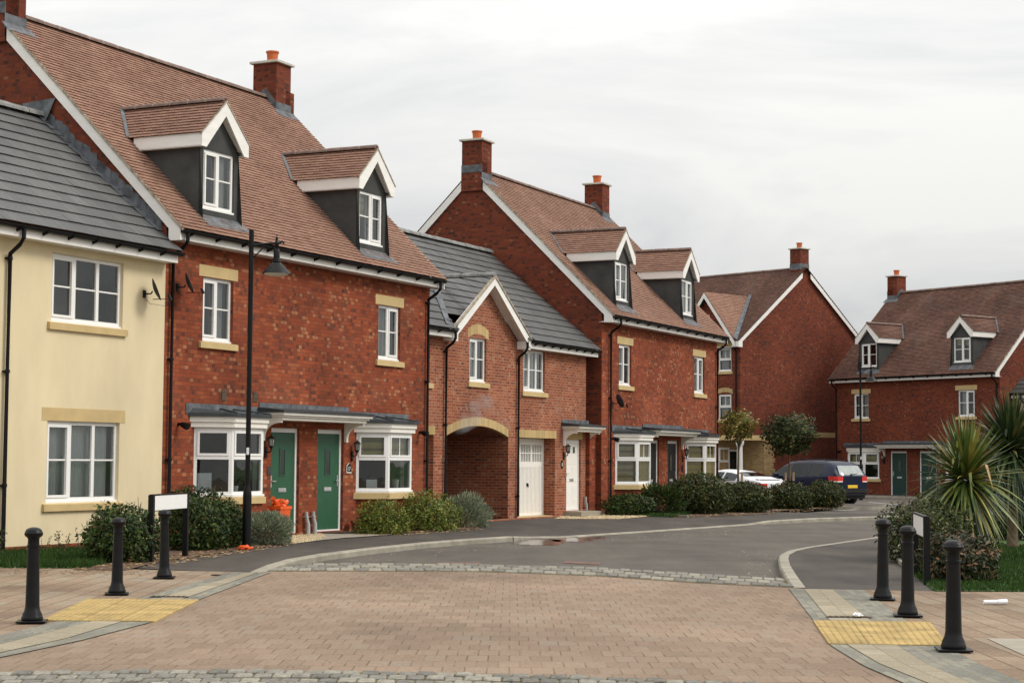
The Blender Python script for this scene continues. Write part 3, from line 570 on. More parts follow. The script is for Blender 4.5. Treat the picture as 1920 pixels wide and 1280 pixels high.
def bay(parent, x0, x1, d=0.5, z0=0.83, z1=2.10, blinds=(None, None), extras=None, brick=None):
    "canted bay window: brick plinth, stone sill, three glazed faces, cornice and lead roof"
    P = [(x0, 0.0), (x0 + d, -d), (x1 - d, -d), (x1, 0.0)]
    def off(k, extra=0.0):      # plan offset outwards by k
        c = k * math.tan(R(22.5)); e = extra
        return [(x0 - k * math.sqrt(2) + e * 0, 0.0), (x0 + d - c, -d - k), (x1 - d + c, -d - k), (x1 + k * math.sqrt(2), 0.0)]
    m = MB()
    for a, b in zip(P, P[1:]): m.poly([(*a, 0), (*b, 0), (*b, z0 - 0.14), (*a, z0 - 0.14)])
    pl = m.build('bay_base', brick or M['brick_red'], parent)
    def slab(mb, k, za, zb, k2=None):
        A = off(k); B = off(k if k2 is None else k2)
        mb.poly([(*p, za) for p in A][::-1]); mb.poly([(*p, zb) for p in B])
        for i in range(3): mb.poly([(*A[i], za), (*A[i + 1], za), (*B[i + 1], zb), (*B[i], zb)])
    m = MB(); slab(m, 0.065, z0 - 0.14, z0 - 0.02); slab(m, 0.06, z0 - 0.02, z0 - 0.004, 0.02); m.build('bay_sill', M['stone'], pl)
    # the three faces
    f = MB(); f.box(-1, 1, 0, 0, 0, 0)
    wins = []
    for i, (a, b) in enumerate(zip(P, P[1:])):
        a, b = Vector(a), Vector(b); L_ = (b - a).length; dv = (b - a) / L_; nv = Vector((dv.y, -dv.x))
        T = (lambda a, dv, nv: (lambda s, n, z: (a.x + dv.x * s + nv.x * n, a.y + dv.y * s + nv.y * n, z)))(a, dv, nv)
        cur = []
        if blinds[0 if i == 0 else 1 if i == 1 else 1] and i < 3:
            kind = blinds[min(i, 1)]; 
            if kind: cur = [(kind, 0.08, L_ - 0.08, z0 + (0.1 if kind != 'blind_o' else 0.78), z1 - 0.05)]
        wn = window(parent, T, L_, z0, z1, 1, 2 if i == 1 else 1, sash=0.56, room=0.02, curtain=cur, name='bay_window'); wins.append(wn)
    for wn in wins:      # the bay is one room, so the little boxes behind each face are dropped
        for ch in [c for c in bpy.data.objects if c.parent == wn and c.name.startswith('room_interior')]: bpy.data.objects.remove(ch)
    r = MB(); A = [(x0 + .1, -0.0), (x0 + d, -d + 0.1), (x1 - d, -d + 0.1), (x1 - .1, 0.0)]
    r.poly([(x0 + .06, .02, z0), (x0 + d, -d + .08, z0), (x1 - d, -d + .08, z0), (x1 - .06, .02, z0), (x1 - .06, 2.2, z0 - .1), (x0 + .06, 2.2, z0 - .1)])
    r.poly([(x0 + .06, .02, z1), (x0 + d, -d + .08, z1), (x1 - d, -d + .08, z1), (x1 - .06, .02, z1), (x1 - .06, 2.2, z1), (x0 + .06, 2.2, z1)])
    r.poly([(x0 + .06, .02, z0), (x0 + .06, .02, z1), (x0 - .6, 2.2, z1), (x0 - .6, 2.2, z0 - .1)]); r.poly([(x1 - .06, .02, z0), (x1 - .06, .02, z1), (x1 + .6, 2.2, z1), (x1 + .6, 2.2, z0 - .1)])
    r.poly([(x0 - .6, 2.2, z0 - .1), (x1 + .6, 2.2, z0 - .1), (x1 + .6, 2.2, z1), (x0 - .6, 2.2, z1)])
    r.build('room_interior', M['room'], wins[1], uv=False)
    m = MB(); slab(m, 0.07, z1 + 0.004, z1 + 0.10); slab(m, 0.10, z1 + 0.101, z1 + 0.20); c = m.build('bay_cornice', M['cream_trim'], pl, bevel=0.004)
    m = MB(); slab(m, 0.15, z1 + 0.201, z1 + 0.265); A = off(0.13)
    m.poly([(*A[0], z1 + .266), (*A[1], z1 + .266), (*A[2], z1 + .266), (*A[3], z1 + .266), (A[3][0] - .1, -.001, z1 + .36), (A[0][0] + .1, -.001, z1 + .36)])
    for q in (1, 2):   # rolled lead hips
        m.tube([(A[q][0], A[q][1], z1 + .27), (A[q][0] + (0.35 if q == 1 else -0.35), -0.01, z1 + .36)], 0.018, 6)
    m.build('bay_roof', M['lead_dark'], pl)
    m = MB(); m.box(x0 - 0.28, x1 + 0.22, -0.012, 0.0, z1 + 0.25, z1 + 0.43); m.box(x0 - 0.28, (x0 + x1) / 2, -0.016, -0.012, z1 + 0.26, z1 + 0.435); m.build('bay_flashing', M['lead'], pl)
    return wins
def porch(parent, x0, x1, zb=2.28, proj=0.60, brackets=True, lead_top=0.14):
    m = MB(); 
    for k, (q, za, zc) in enumerate(((0.00, 0.0, 0.055), (0.045, 0.056, 0.095), (0.095, 0.096, 0.15))):
        m.box(x0 + 0.10 - q, x1 - 0.10 + q, -proj + 0.10 - q, 0.0 if False else -0.002, zb + za, zb + zc)
    o = m.build('porch_canopy', M['cream_trim'], parent, bevel=0.004)
    m = MB(); m.prism([(-0.001, zb + .151), (-proj - .03, zb + .151), (-proj - .03, zb + .185), (-0.001, zb + .25)], x0 - .03, x1 + .03, 'x'); m.build('canopy_roof', M['lead_dark'], o)
    m = MB(); m.box(x0 + .02, x1 - 0.02, -0.014, 0.0, zb + 0.2, zb + 0.335); k = 3
    for i in range(k): m.box(x0 + .02 + (x1 - x0) * i / k, x0 + (x1 - x0) * (i + 1) / k - .03, -0.018 - .001 * i, -0.014, zb + .21, zb + .338)
    m.build('canopy_flashing', M['lead'], o)
    if brackets:
        for bx in (x0 + 0.14, x1 - 0.14):
            m = MB(); n = 8; D, Hh = proj - 0.14, 0.40
            pts = [(0.0, zb), (-D, zb), (-D, zb - 0.05)] + [(-D + 0.05 + (D - 0.11) * math.sin(math.pi / 2 * i / n), zb - 0.05 - (Hh - 0.12) * (1 - math.cos(math.pi / 2 * i / n))) for i in range(n + 1)] + [(-0.06, zb - Hh), (0.0, zb - Hh)]
            m.prism(pts, bx - 0.035, bx + 0.035, 'x'); m.build('canopy_bracket', M['cream_trim'], o)
    return o
def text_part(name, body, size, mat, parent, loc, rx=math.pi / 2):
    c = bpy.data.curves.new(name, 'FONT'); c.body = body; c.size = size; c.extrude = 0.002; c.align_x = 'CENTER'; c.align_y = 'CENTER'
    tmp = bpy.data.objects.new(name, c); COL.objects.link(tmp); dg = bpy.context.evaluated_depsgraph_get(); me = bpy.data.meshes.new_from_object(tmp.evaluated_get(dg)); bpy.data.objects.remove(tmp)
    me.materials.clear(); me.materials.append(mat); o = bpy.data.objects.new(name, me); COL.objects.link(o); o.parent = parent; o.location = loc; o.rotation_euler = (rx, 0, 0); return o

# ------------------------------------------------------------------ the pair of three-storey houses
RY, RZ, EY, EZ = 4.15, 10.10, -0.40, 5.64      # ridge and eave of the roof slope
SL = (RZ - EZ) / (RY - EY)
def pair(label, org, ang, zoff, W=9.95, wins=(1.15, 7.62), dorm=(1.58, 7.25), bays=((0.95, 2.97), (6.75, 8.77)), doors=((3.5, 4.52), (5.21, 6.23)), chim=((9.25, 9.87),), door_mat=None, brick=None, gbrick=None,
         tile=None, pipes=(0.14, 9.78), blinds=((None, None), (None, None)), curt=None, porch_x=(3.02, 6.42), lanterns=(3.3, 6.56), floods=(0.45, 9.5), dw=1.26, wx_w=0.97):
    brick = brick or M['brick_red']; gbrick = gbrick or brick; tile = tile or M['tile']
    root = thing('brick_house', label, 'house', (org[0], org[1], zoff), ang, 'brick houses with dormers and bay windows')
    m = MB(); holes = [(x, x + wx_w, 3.70, 4.90) for x in wins] + [(a, b, 0.05, 2.14) for a, b in doors] + [(a + 0.02, b - 0.02, 0.69, 2.2, 0.02) for a, b in bays]
    holes_wall(m, 0, W, -0.2, EZ, holes, 0.0, 0.085)
    D = 8.3; zt = lambda y: EZ + (min(y, 2 * RY - y) - EY) * SL - 0.10
    m.poly([(W, D, -0.2), (0, D, -0.2), (0, D, 5.6), (W, D, 5.6)])
    wl = m.build('wall', brick, root)
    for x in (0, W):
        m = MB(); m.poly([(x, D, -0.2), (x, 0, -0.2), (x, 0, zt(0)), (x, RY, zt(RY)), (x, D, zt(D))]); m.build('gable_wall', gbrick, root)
    t = MB(); xo = 0.07; sd_ = int(abs(org[0]) * 100) + 3
    tiled(t, (-xo, EY, EZ), (W + xo, EY, EZ), (-xo, RY, RZ), (W + xo, RY, RZ), seed=sd_)
    by = 2 * RY - EY
    t.poly([(W + xo, by, EZ), (-xo, by, EZ), (-xo, RY, RZ), (W + xo, RY, RZ)])
    roof = t.build('roof', tile, root)
    rm, rj = MB(), Pieces(); ridge(rm, rj, (-xo, RY, RZ + 0.01), (W + xo, RY, RZ + 0.01), 0.10, 0.45); rm.build('ridge', M['ridge'], roof); rj.build('ridge_joint', M['mortar'], roof)
    for x, s in ((-xo, 1), (W + xo, -1)):       # bargeboards and boxed ends, stopping at a stack that stands in the gable
        flush = any(abs((c[0] if s > 0 else c[1] - W)) < .1 for c in chim); stop = .36 if flush else 0.0
        a, b = (x + 0.012 * s, x + 0.042 * s) if s > 0 else (x - 0.042, x - 0.012)
        for y0, y1 in ((EY + 0.05, RY - stop), (by - 0.05, RY + stop)):
            m = MB(); z0_, z1_ = EZ + (0.05) * SL - 0.04, RZ - 0.04 - stop * SL; sg = 1 if y1 > y0 else -1
            m.prism([(y0, z0_), (y1, z1_), (y1, z1_ - 0.26), (y0 + 0.26 * sg, z0_ - 0.0), (y0 + 0.26 * sg, z0_ - 0.22), (y0, z0_ - 0.22)], a, b, 'x')
            m.box(min(b if s > 0 else a, 0 if s > 0 else W) if s > 0 else W, max(b, 0) if s > 0 else a, min(y0, y0 + .42 * sg), max(y0, y0 + .42 * sg), EZ - 0.20, EZ - 0.19); m.build('bargeboard', M['fascia'], roof)
        c_, d_ = (x - 0.012, x + 0.06) if s > 0 else (x - 0.06, x + 0.012); nn = 40; m = MB(); yend = RY - stop
        for i in range(nn):
            y0, y1 = EY + (yend - EY) * i / nn, EY + (yend - EY) * (i + 1) / nn; j = random.uniform(-.004, .006)
            m.prism([(y0, EZ + (y0 - EY) * SL + 0.010 + j), (y1, EZ + (y1 - EY) * SL + 0.010 + j), (y1, EZ + (y1 - EY) * SL - 0.045), (y0, EZ + (y0 - EY) * SL - 0.045)], c_ + j * .5, d_, 'x')
        m.build('verge', M['mortar'], roof)
        if flush:      # the gable brickwork runs up into the stack
            m = MB(); m.box(min(x - .004 * s, 0.3 if s > 0 else W - .3), max(x - .004 * s, .3 if s > 0 else W - .3), RY - .33, RY + .33, RZ - .67, RZ + .2); m.build('chimney_breast', gbrick, roof)
    m = MB(); m.box(-xo + .042, W + xo - .042, EY + 0.10, EY + 0.125, EZ - 0.19, EZ - 0.01)       # fascia and soffit
    m.box(-xo + .042, W + xo - .042, EY + 0.125, -0.002, EZ - 0.188, EZ - 0.175); m.build('fascia', M['fascia'], roof)
    gutter(root, -xo + 0.02, W + xo - 0.02, EY + 0.03, EZ - 0.02)
    for x in pipes: downpipe(root, x, EZ - 0.06, EY + 0.03)
    curt = curt or {}
    for k, x in enumerate(wins):
        T = facT(x, 0.06); wn = window(root, T, wx_w, 3.70, 4.90, 2, True, curtain=curt.get(('w', k)), opener=k); sill_lintel(wn, facT(x), wx_w, 3.70, 4.90)
    for k, x in enumerate(dorm): dormer(root, x, dw, 6.02, 7.29, 8.27, SL, EY, EZ, tile, curtain=curt.get(('d', k)), hand=k)
    for k, (a, b) in enumerate(doors): front_door(root, a, b, 0.05, 2.14, door_mat or M['green'], hand=1 if k else -1)
    bw = [bay(root, a, b, blinds=bl, brick=brick) for (a, b), bl in zip(bays, blinds)]
    porch(root, *porch_x)
    for c in chim: chimney(root, c[0], c[1], RY, 10.92, RZ, SL, mat=gbrick)
    wall_lantern(root, lanterns[0], 1.86); wall_lantern(root, lanterns[1], 1.80)
    for x in floods: flood(root, x, 2.14)
    return root, bw

def frame(ang): return Vector((math.cos(ang), math.sin(ang))), Vector((-math.sin(ang), math.cos(ang)))
AT = R(64.08); ex, ey = frame(AT)
def row(u, d): p = ex * u + ey * d; return (p.x, p.y)      # u along the terrace, d from the camera to its facade line
DA = 19.72; UA = 26.29
net = lambda w_, z0=3.78, z1=4.86: [('net', 0.08, w_ - 0.08, z0, z1)]
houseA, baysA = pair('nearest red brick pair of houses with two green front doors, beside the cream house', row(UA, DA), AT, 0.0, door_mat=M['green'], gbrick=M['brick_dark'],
    blinds=((None, None), ('blind_o', 'blind_o')), chim=((9.25, 9.87), (-0.078, 0.50)),
    curt={('w', 1): [('net', .08, .88, 3.78, 4.84)], ('w', 0): [('drape', .5, .9, 3.78, 4.84)], ('d', 0): [('net', .52, .92, 6.2, 7.25)], ('d', 1): [('blind', .08, .44, 6.75, 7.25), ('net', .5, .92, 6.2, 7.2)]})
AC = R(64.46); exC, eyC = frame(AC); pC = exC * 47.17 + eyC * 19.71
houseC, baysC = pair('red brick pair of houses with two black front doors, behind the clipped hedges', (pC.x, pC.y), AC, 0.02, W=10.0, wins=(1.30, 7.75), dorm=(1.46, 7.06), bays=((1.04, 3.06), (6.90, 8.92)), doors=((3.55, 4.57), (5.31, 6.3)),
    door_mat=M['bdoor'], gbrick=M['brick_dark'], chim=((-0.078, 0.58), (9.15, 9.77)), blinds=(('blind', 'blind'), ('blind_y', 'blind_y')), pipes=(0.55, 9.85), porch_x=(3.15, 6.7), lanterns=(3.4, 6.65), floods=(0.75,),
    curt={('w', 0): net(.97), ('w', 1): net(.97), ('d', 0): [('net', .08, .9, 6.2, 7.2)], ('d', 1): [('net', .08, .9, 6.2, 7.2)]})
AD = R(-54.68)
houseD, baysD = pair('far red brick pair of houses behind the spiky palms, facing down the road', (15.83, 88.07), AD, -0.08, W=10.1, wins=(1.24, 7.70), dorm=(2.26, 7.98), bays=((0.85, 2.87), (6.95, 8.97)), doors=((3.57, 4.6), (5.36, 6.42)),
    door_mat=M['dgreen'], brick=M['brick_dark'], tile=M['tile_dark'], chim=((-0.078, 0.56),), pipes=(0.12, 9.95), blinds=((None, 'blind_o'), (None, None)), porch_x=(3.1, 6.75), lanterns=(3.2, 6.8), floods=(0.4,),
    curt={('w', 0): net(.97), ('w', 1): [('drape', .08, .45, 3.78, 4.84)], ('d', 1): [('blind', .08, .9, 6.95, 7.25)]})

# things only one of the pairs has
for x in (1.79, 2.83):
    m = MB(); m.box(x, x + .15, -0.012, 0, 2.62, 2.83)
    for k in range(4): m.box(x + .012, x + .138, -.016, -.012, 2.64 + k * .045, 2.665 + k * .045)
    m.build('air_vent', M['cover'], houseA)
for x in (4.72, 4.98):
    m = MB(); m.tube([(x, -.06, .47), (x, -.06, .36), (x + .04, -.08, .22), (x + .04, -.08, 0)], [.035, .035, .042, .048], 10); m.box(x - .042, x + .042, -.10, 0, .355, .38); m.build('meter_pipe', M['gpipe'], houseA, smooth=True)
def plaque(house, x, z, kind, text):
    m = MB()
    if kind == 'oval': m.prism([(x + .085 * math.cos(2 * math.pi * i / 20), z + .12 * math.sin(2 * math.pi * i / 20)) for i in range(20)], -.012, 0, 'y')
    else: m.prism([(x - .1, z - .09), (x + .1, z - .09), (x + .1, z + .06), (x, z + .13), (x - .1, z + .06)], -.014, 0, 'y')
    o = m.build('number_plaque', M['black'], house)
    if kind == 'house':
        b = MB(); b.box(x - .1, x + .1, -.02, -.0145, z - .09, z - .07); b.box(x - .1, x - .085, -.02, -.0145, z - .07, z + .06); b.prism([(x - .1, z + .06), (x, z + .13), (x, z + .11), (x - .1, z + .04)], -.02, -.0145, 'y'); b.build('plaque_rim', M['cream_trim'], o)
    if text: text_part('house_number', text, .13, M['white'], o, (x, -.016, z - .005))
    return o
plaque(houseA, 6.43, 1.33, 'house', '17'); plaque(houseC, 6.62, 1.28, 'oval', None)
m = MB(); m.box(3.36, 3.48, -.012, 0, 1.22, 1.38); m.build('number_plaque', M['lead_dark'], houseA)
m = MB(); m.box(.35, .40, -.03, 0, .72, .86); m.box(.37, .38, -.02, 0, .4, .72); m.build('cable_box', M['orange'], houseA)
# objects on the window boards of the nearest bay
def boxmesh(name, mat, x0, x1, y0, y1, z0, z1, parent): m = MB(); m.box(x0, x1, y0, y1, z0, z1); return m.build(name, mat, parent)
def plantpot(label, house, x, y, z, pot, h, leaf, spread, n):
    p = house.matrix_basis @ Vector((x, y, z)); t = thing('pot_plant', label, 'plant', p, 0)
    m = MB(); m.lathe([(.055, 0), (.085, h), (.075, h), (.07, h - .02)], n=14); m.build('pot', pot, t, smooth=True)
    m = MB()
    for k in range(n):
        a = random.uniform(0, 6.28); r = random.uniform(.2, 1) * spread; c = Vector((math.cos(a) * r, math.sin(a) * r * .6, h + random.uniform(.02, 1.6) * spread)); d = Vector((math.cos(a), math.sin(a), random.uniform(-.4, .8))).normalized() * .07; s = d.cross(Vector((0, 0, 1))).normalized() * .03
        m.poly([c - d, c + s, c + d, c - s])
    m.build('leaves', leaf, t, uv=False)
for h in (houseA, houseC, houseD): h.matrix_basis
p_ = houseA.matrix_basis
plantpot('plant in a white pot inside the bay window nearest the lamp post', houseA, 1.85, -.28, .85, M['white'], .17, M['laurel_b'], .2, 60)
plantpot('leafy plant in a pale pot inside the bay window with the half-drawn blind', houseA, 7.95, -.28, .85, M['cream_trim'], .25, M['laurel_b'], .2, 70)
def sheet(label, house, x, y, z, rz, w_, h_, name='paper_notice'):
    p = house.matrix_basis @ Vector((x, y, z)); m = MB(); m.box(-w_ / 2, w_ / 2, -.004, .004, 0, h_); o = m.build(name, M['paper'], None); o.location = p; o.rotation_euler = (0, 0, house.rotation_euler.z + rz); tag(o, label, 'paper')
sheet('blank white sheet leaning in the bay window nearest the sign board', houseA, 1.17, -.09, .93, R(-45), .26, .33)
sheet('white card standing in the bay window with the half-drawn blind', houseA, 7.12, -.17, .93, R(-45), .24, .17, 'card')

# ------------------------------------------------------------------ cream rendered house at the left
houseY = thing('cream_house', 'cream rendered house with a grey tiled roof at the left edge', 'house', (*row(UA, DA), 0), AT)
EyY, EzY, RyY, RzY = -0.36, 5.22, 2.95, 7.92; SLY = (RzY - EzY) / (RyY - EyY); XL = -9.5
m = MB(); wY = [(-3.06, -1.20, 3.76, 4.90), (-3.09, -1.22, 0.78, 2.13)]; wY2 = [(-7.6, -5.9, 3.76, 4.9), (-7.6, -5.9, .78, 2.13)]
holes_wall(m, XL, -0.004, 0.11, EzY, wY + wY2, 0.0, 0.09); m.poly([(XL, 0, .11), (XL, 5.9, .11), (XL, 5.9, 5.1), (XL, RyY, RzY - .1), (XL, 0, 5.1)]); m.build('wall', M['cream'], houseY)
m = MB(); m.box(XL, -.004, .004, .2, -.2, .108); m.build('brick_plinth', M['brick_red'], houseY)
t = MB(); tiled(t, (XL, EyY, EzY), (-.004, EyY, EzY), (XL, RyY, RzY), (-.004, RyY, RzY), 0.335, 0.33, 0.026, 0.0015, 5); t.poly([(-.004, 2 * RyY - EyY, EzY), (XL, 2 * RyY - EyY, EzY), (XL, RyY, RzY), (-.004, RyY, RzY)]); ry = t.build('roof', M['slate'], houseY)
m = MB(); ridge(m, None, (XL, RyY, RzY + .02), (-.02, RyY, RzY + .02), .12, .45); m.build('ridge', M['ridge_grey'], ry)
m = MB(); m.box(XL, -.006, EyY + .09, EyY + .115, EzY - .2, EzY - .01); m.box(XL, -.006, EyY + .115, -.002, EzY - .198, EzY - .185); m.build('fascia', M['fascia'], ry)
gutter(houseY, XL, 0.05, EyY + .03, EzY - .02, .62); downpipe(houseY, -4.14, EzY - .06, EyY + .03)
m = MB(); yy = .1
while yy < RyY - .15:      # stepped lead flashing, dressed by hand and rather crumpled
    z = EzY + (yy - EyY) * SLY; j = lambda s=.02: random.uniform(-s, s); w_ = .20
    m.poly([(-.010 + j(.006), yy - .02, z - .02), (-.010 + j(.006), yy + w_ * .9, z + .16), (-.012 + j(.006), yy + w_ + .03 + j(), z + .40 + j(.03)), (-.02 + j(.01), yy + .02 + j(), z + .30 + j(.03))])
    m.poly([(-.012, yy - .02, z + .035), (-.012, yy + w_, z + .035 + w_ * SLY), (-.16 + j(), yy + w_ + j(), z + w_ * SLY + .03), (-.16 + j(), yy + j(), z + .03)])
    yy += .165
m.poly([(-.02, RyY - .35, RzY + .33), (-.025, RyY + .45, RzY + .28), (-.025, RyY + .2, RzY - .02), (-.1, RyY - .2, RzY - .1)]); m.build('step_flashing', M['lead'], ry)
for k, (a, b, c, d) in enumerate(wY + wY2):
    cu = [('net', .08, b - a - .08, c + .08, d - .05)] if k % 2 else [('drape', .08, .3, c + .08, d - .05), ('drape', b - a - .35, b - a - .08, c + .08, d - .05)]
    wn = window(houseY, facT(a, .06), b - a, c, d, 3, True, curtain=cu if k != 0 else None, opener=0); sill_lintel(wn, facT(a), b - a, c, d, True, bool(k % 2), ext=.09, lext=.14)

# ------------------------------------------------------------------ link house with the archway
DB = 20.8; UB = 38.16
KB = .976; houseB = thing('link_house', 'orange brick link house with an archway, white garage door and grey roof', 'house', (*row(UB * KB, DB * KB), CAM_H * (1 - KB)), AT); houseB.scale = (KB, KB, KB)
EyB, EzB, RyB, RzB = -0.34, 4.72, 3.3, 7.72; SLB = (RzB - EzB) / (RyB - EyB); XA, XB = -1.95, 9.55
m = MB(); ax0, ax1, zsp, zcr, ztp = 0.99, 4.46, 2.13, 2.40, 2.72
gX0, gX1, gA, gZ = 1.05, 5.0, 3.03, 6.02
hB = [(ax0, ax1, 0.0, ztp, .0), (5.07, 7.42, 0, 2.14, .40), (-1.9, .33, 0, 2.14, .4), (8.19, 9.20, 0.12, 2.12, .085), (2.2, 3.14, 3.5, 4.62, .085), (5.35, 6.72, 3.38, 4.50, .085), (-1.5, .1, 3.38, 4.50, .085)]
holes_wall(m, XA, XB, -.1, EzB - .06, [h for h in hB], 0.0, .085)
na = 24; hwA = (ax1 - ax0) / 2; cxA = (ax0 + ax1) / 2; rise = zcr - zsp; Rr = (hwA * hwA + rise * rise) / (2 * rise)
arc = lambda x, add=0.0: zcr - Rr + math.sqrt(max(0, (Rr + add) ** 2 - (x - cxA) ** 2))
xs = [ax0 + (ax1 - ax0) * i / na for i in range(na + 1)]
for a, b in zip(xs, xs[1:]):
    m.poly([(a, 0, arc(a)), (b, 0, arc(b)), (b, 0, ztp), (a, 0, ztp)]); m.poly([(a, 0, arc(a)), (a, 10.5, arc(a)), (b, 10.5, arc(b)), (b, 0, arc(b))])
m.poly([(gX0, 0, EzB - .06), (gX1, 0, EzB - .06), (gA, 0, gZ)])
for x in (ax0, ax1): m.poly([(x, 0, 0), (x, 0, zsp), (x, 10.5, zsp), (x, 10.5, 0)])  # passage lengthened past the back wall to darken the archway
m.poly([(XB, 0, -.1), (XB, 6.6, -.1), (XB, 6.6, 4.6), (XB, RyB, RzB - .1), (XB, 0, 4.6)]); m.poly([(XA, 6.6, 2.6), (XB, 6.6, 2.6), (XB, 6.6, 4.6), (XA, 6.6, 4.6)]); m.poly([(ax1, 6.6, 0), (XB, 6.6, 0), (XB, 6.6, 2.6), (ax1, 6.6, 2.6)]); m.poly([(XA, 6.6, 0), (ax0, 6.6, 0), (ax0, 6.6, 2.6), (XA, 6.6, 2.6)])
m.build('wall', M['brick_orange'], houseB)
def archpart(name, x0, x1, zfun0, zfun1, n, parent, y=-.005):
    m = MB(); 
    for i in range(n):
        a, b = x0 + (x1 - x0) * i / n, x0 + (x1 - x0) * (i + 1) / n
        p = [(a, y, zfun0(a)), (b, y, zfun0(b)), (b, y, zfun1(b)), (a, y, zfun1(a))]
        m.poly(p, uv=[(a, 0.004), (b, 0.004), (b, .221), (a, .221)]); m.poly([(a, y, zfun1(a)), (b, y, zfun1(b)), (b, 0, zfun1(b)), (a, 0, zfun1(a))]); m.poly([(a, y, zfun0(a)), (a, .11, zfun0(a)), (b, .11, zfun0(b)), (b, y, zfun0(b))], uv=[(a, .004), (a, .1), (b, .1), (b, .004)])
    return m.build(name, M['soldier'], parent)
archpart('brick_arch', ax0, ax1, lambda x: arc(x) - .006, lambda x: arc(x) + .215, 40, houseB)
archpart('brick_arch', 2.08, 3.26, lambda x: 4.625 + .13 * math.sin(math.pi * (x - 2.08) / 1.18) - .02, lambda x: 4.84 + .15 * math.sin(math.pi * (x - 2.08) / 1.18), 24, houseB)
def soldier(x0, x1, z0): m = MB(); m.poly([(x0, -.006, z0), (x1, -.006, z0), (x1, -.006, z0 + .215), (x0, -.006, z0 + .215)], uv=[(x0, .005), (x1, .005), (x1, .22), (x0, .22)]); m.poly([(x0, -.006, z0), (x0, .4, z0), (x1, .4, z0), (x1, -.006, z0)], uv=[(x0, .005), (x0, .22), (x1, .22), (x1, .005)]); m.poly([(x0, -.006, z0 + .215), (x1, -.006, z0 + .215), (x1, 0, z0 + .215), (x0, 0, z0 + .215)]); return m.build('brick_lintel', M['soldier'], houseB)
soldier(5.03, 7.5, 2.135); soldier(-1.9, .4, 2.135); soldier(8.1, 9.3, 2.125)
def lower(v): return v
fy = 2 / 14; yS, zS = EyB + (RyB - EyB) * fy, EzB + (RzB - EzB) * fy
t = MB(); tiled(t, (XA, yS, zS), (XB + .32, yS, zS), (XA, RyB, RzB), (XB + .32, RyB, RzB), .335, .33, .026, .0015, 9); tiled(t, (XA, EyB, EzB), (gX0 - .08, EyB, EzB), (XA, yS, zS), (gX0 + .1, yS, zS), .335, .33, .026, .0015, 8); tiled(t, (gX1 + .02, EyB, EzB), (XB + .32, EyB, EzB), (gX1 - .1, yS, zS), (XB + .32, yS, zS), .335, .33, .026, .0015, 7); t.poly([(XB + .32, 2 * RyB - EyB, EzB), (XA, 2 * RyB - EyB, EzB), (XA, RyB, RzB), (XB + .32, RyB, RzB)]); rB = t.build('roof', M['slate'], houseB)
m = MB(); ridge(m, None, (XA, RyB, RzB + .02), (XB + .32, RyB, RzB + .02), .12, .45); m.build('ridge', M['ridge_grey'], rB)
pg = (gZ + .2 - (EzB - .02)) / (gA - gX0 + .28)     # small front gable roof
yrB = lambda z: EyB + (z - EzB) / SLB
t = MB(); ga = gZ + .22; gx0, gx1 = gX0 - .30, gX1 + .27; ze_ = ga - (gA - gx0) * pg; ze2 = ga - (gx1 - gA) * pg; yf = -.30
tiled(t, (gx0, yf, ze_), (gx0, yrB(ze_) - .05, ze_), (gA, yf, ga), (gA, yrB(ga), ga), .335, .33, .026, .0015, 11); tiled(t, (gx1, yrB(ze2) - .05, ze2), (gx1, yf, ze2), (gA, yrB(ga), ga), (gA, yf, ga), .335, .33, .026, .0015, 12)
gr = t.build('gable_roof', M['slate'], houseB); m = MB(); ridge(m, None, (gA, yf, ga + .03), (gA, yrB(ga) + .1, ga + .03), .11, .45); m.build('ridge', M['ridge_grey'], gr)
m = MB()
for sx, X, Z in ((-1, gx0 + .02, ze_), (1, gx1 - .02, ze2)): 
    m.prism([(gA, ga - .04), (X, Z - .03), (X, Z - .2), (X - sx * .1, Z - .2), (gA, ga - .24)], yf + .012, yf + .04, 'y'); m.poly([(gA, yf + .04, ga - .24), (gA, 0, ga - .24), (X - sx * .1, 0, Z - .2 + .08), (X - sx * .1, yf + .04, Z - .2)])
    m.box(min(X, X - sx * .3), max(X, X - sx * .3), yf + .04, -.002, Z - .26, Z - .05)
m.build('bargeboard', M['fascia'], gr)
m = MB()
for X, Z in ((gx0 - .01, ze_), (gx1 + .01, ze2)): m.prism([(gA, ga + .025), (X, Z + .02), (X, Z - .03), (gA, ga - .04)], yf - .01, yf + .06, 'y')
m.build('verge', M['mortar'], gr)
m = MB(); m.poly([(gx0 - .02, EyB + .1, EzB + .1), (gx0 - .28, EyB + .1, EzB + .13), (gA - .25, yrB(ga) + .02, ga + .06), (gA, yrB(ga) - .06, ga + .05)]); m.poly([(gx0 - .3, EyB + .02, EzB + .006), (gX0 + .02, EyB + .02, EzB + .006), (gX0 + .02, yS + .06, zS + .03), (gx0 - .3, yS + .06, zS + .03)]); m.build('valley', M['lead'], gr)
m = MB()
for a, b in ((XA, gx0 + .1), (gx1 - .1, XB + .3)): m = MB(); m.box(a, b, EyB + .09, EyB + .115, EzB - .2, EzB - .01); m.box(a, b, EyB + .115, -.002, EzB - .198, EzB - .185); m.build('fascia', M['fascia'], rB)
m = MB(); m.prism([(EyB + .1, EzB - .2), (EyB + .1, EzB), (RyB, RzB - .02), (RyB, RzB - .2)], XB + .28, XB + .31, 'x'); m.build('bargeboard', M['fascia'], rB)
gutter(houseB, XA, gx0 + .12, EyB + .03, EzB - .02); gutter(houseB, gx1 - .05, XB + .36, EyB + .03, EzB - .02, .55)
downpipe(houseB, .84, EzB - .06, EyB + .03); downpipe(houseB, 4.95, EzB - .06, EyB + .03)
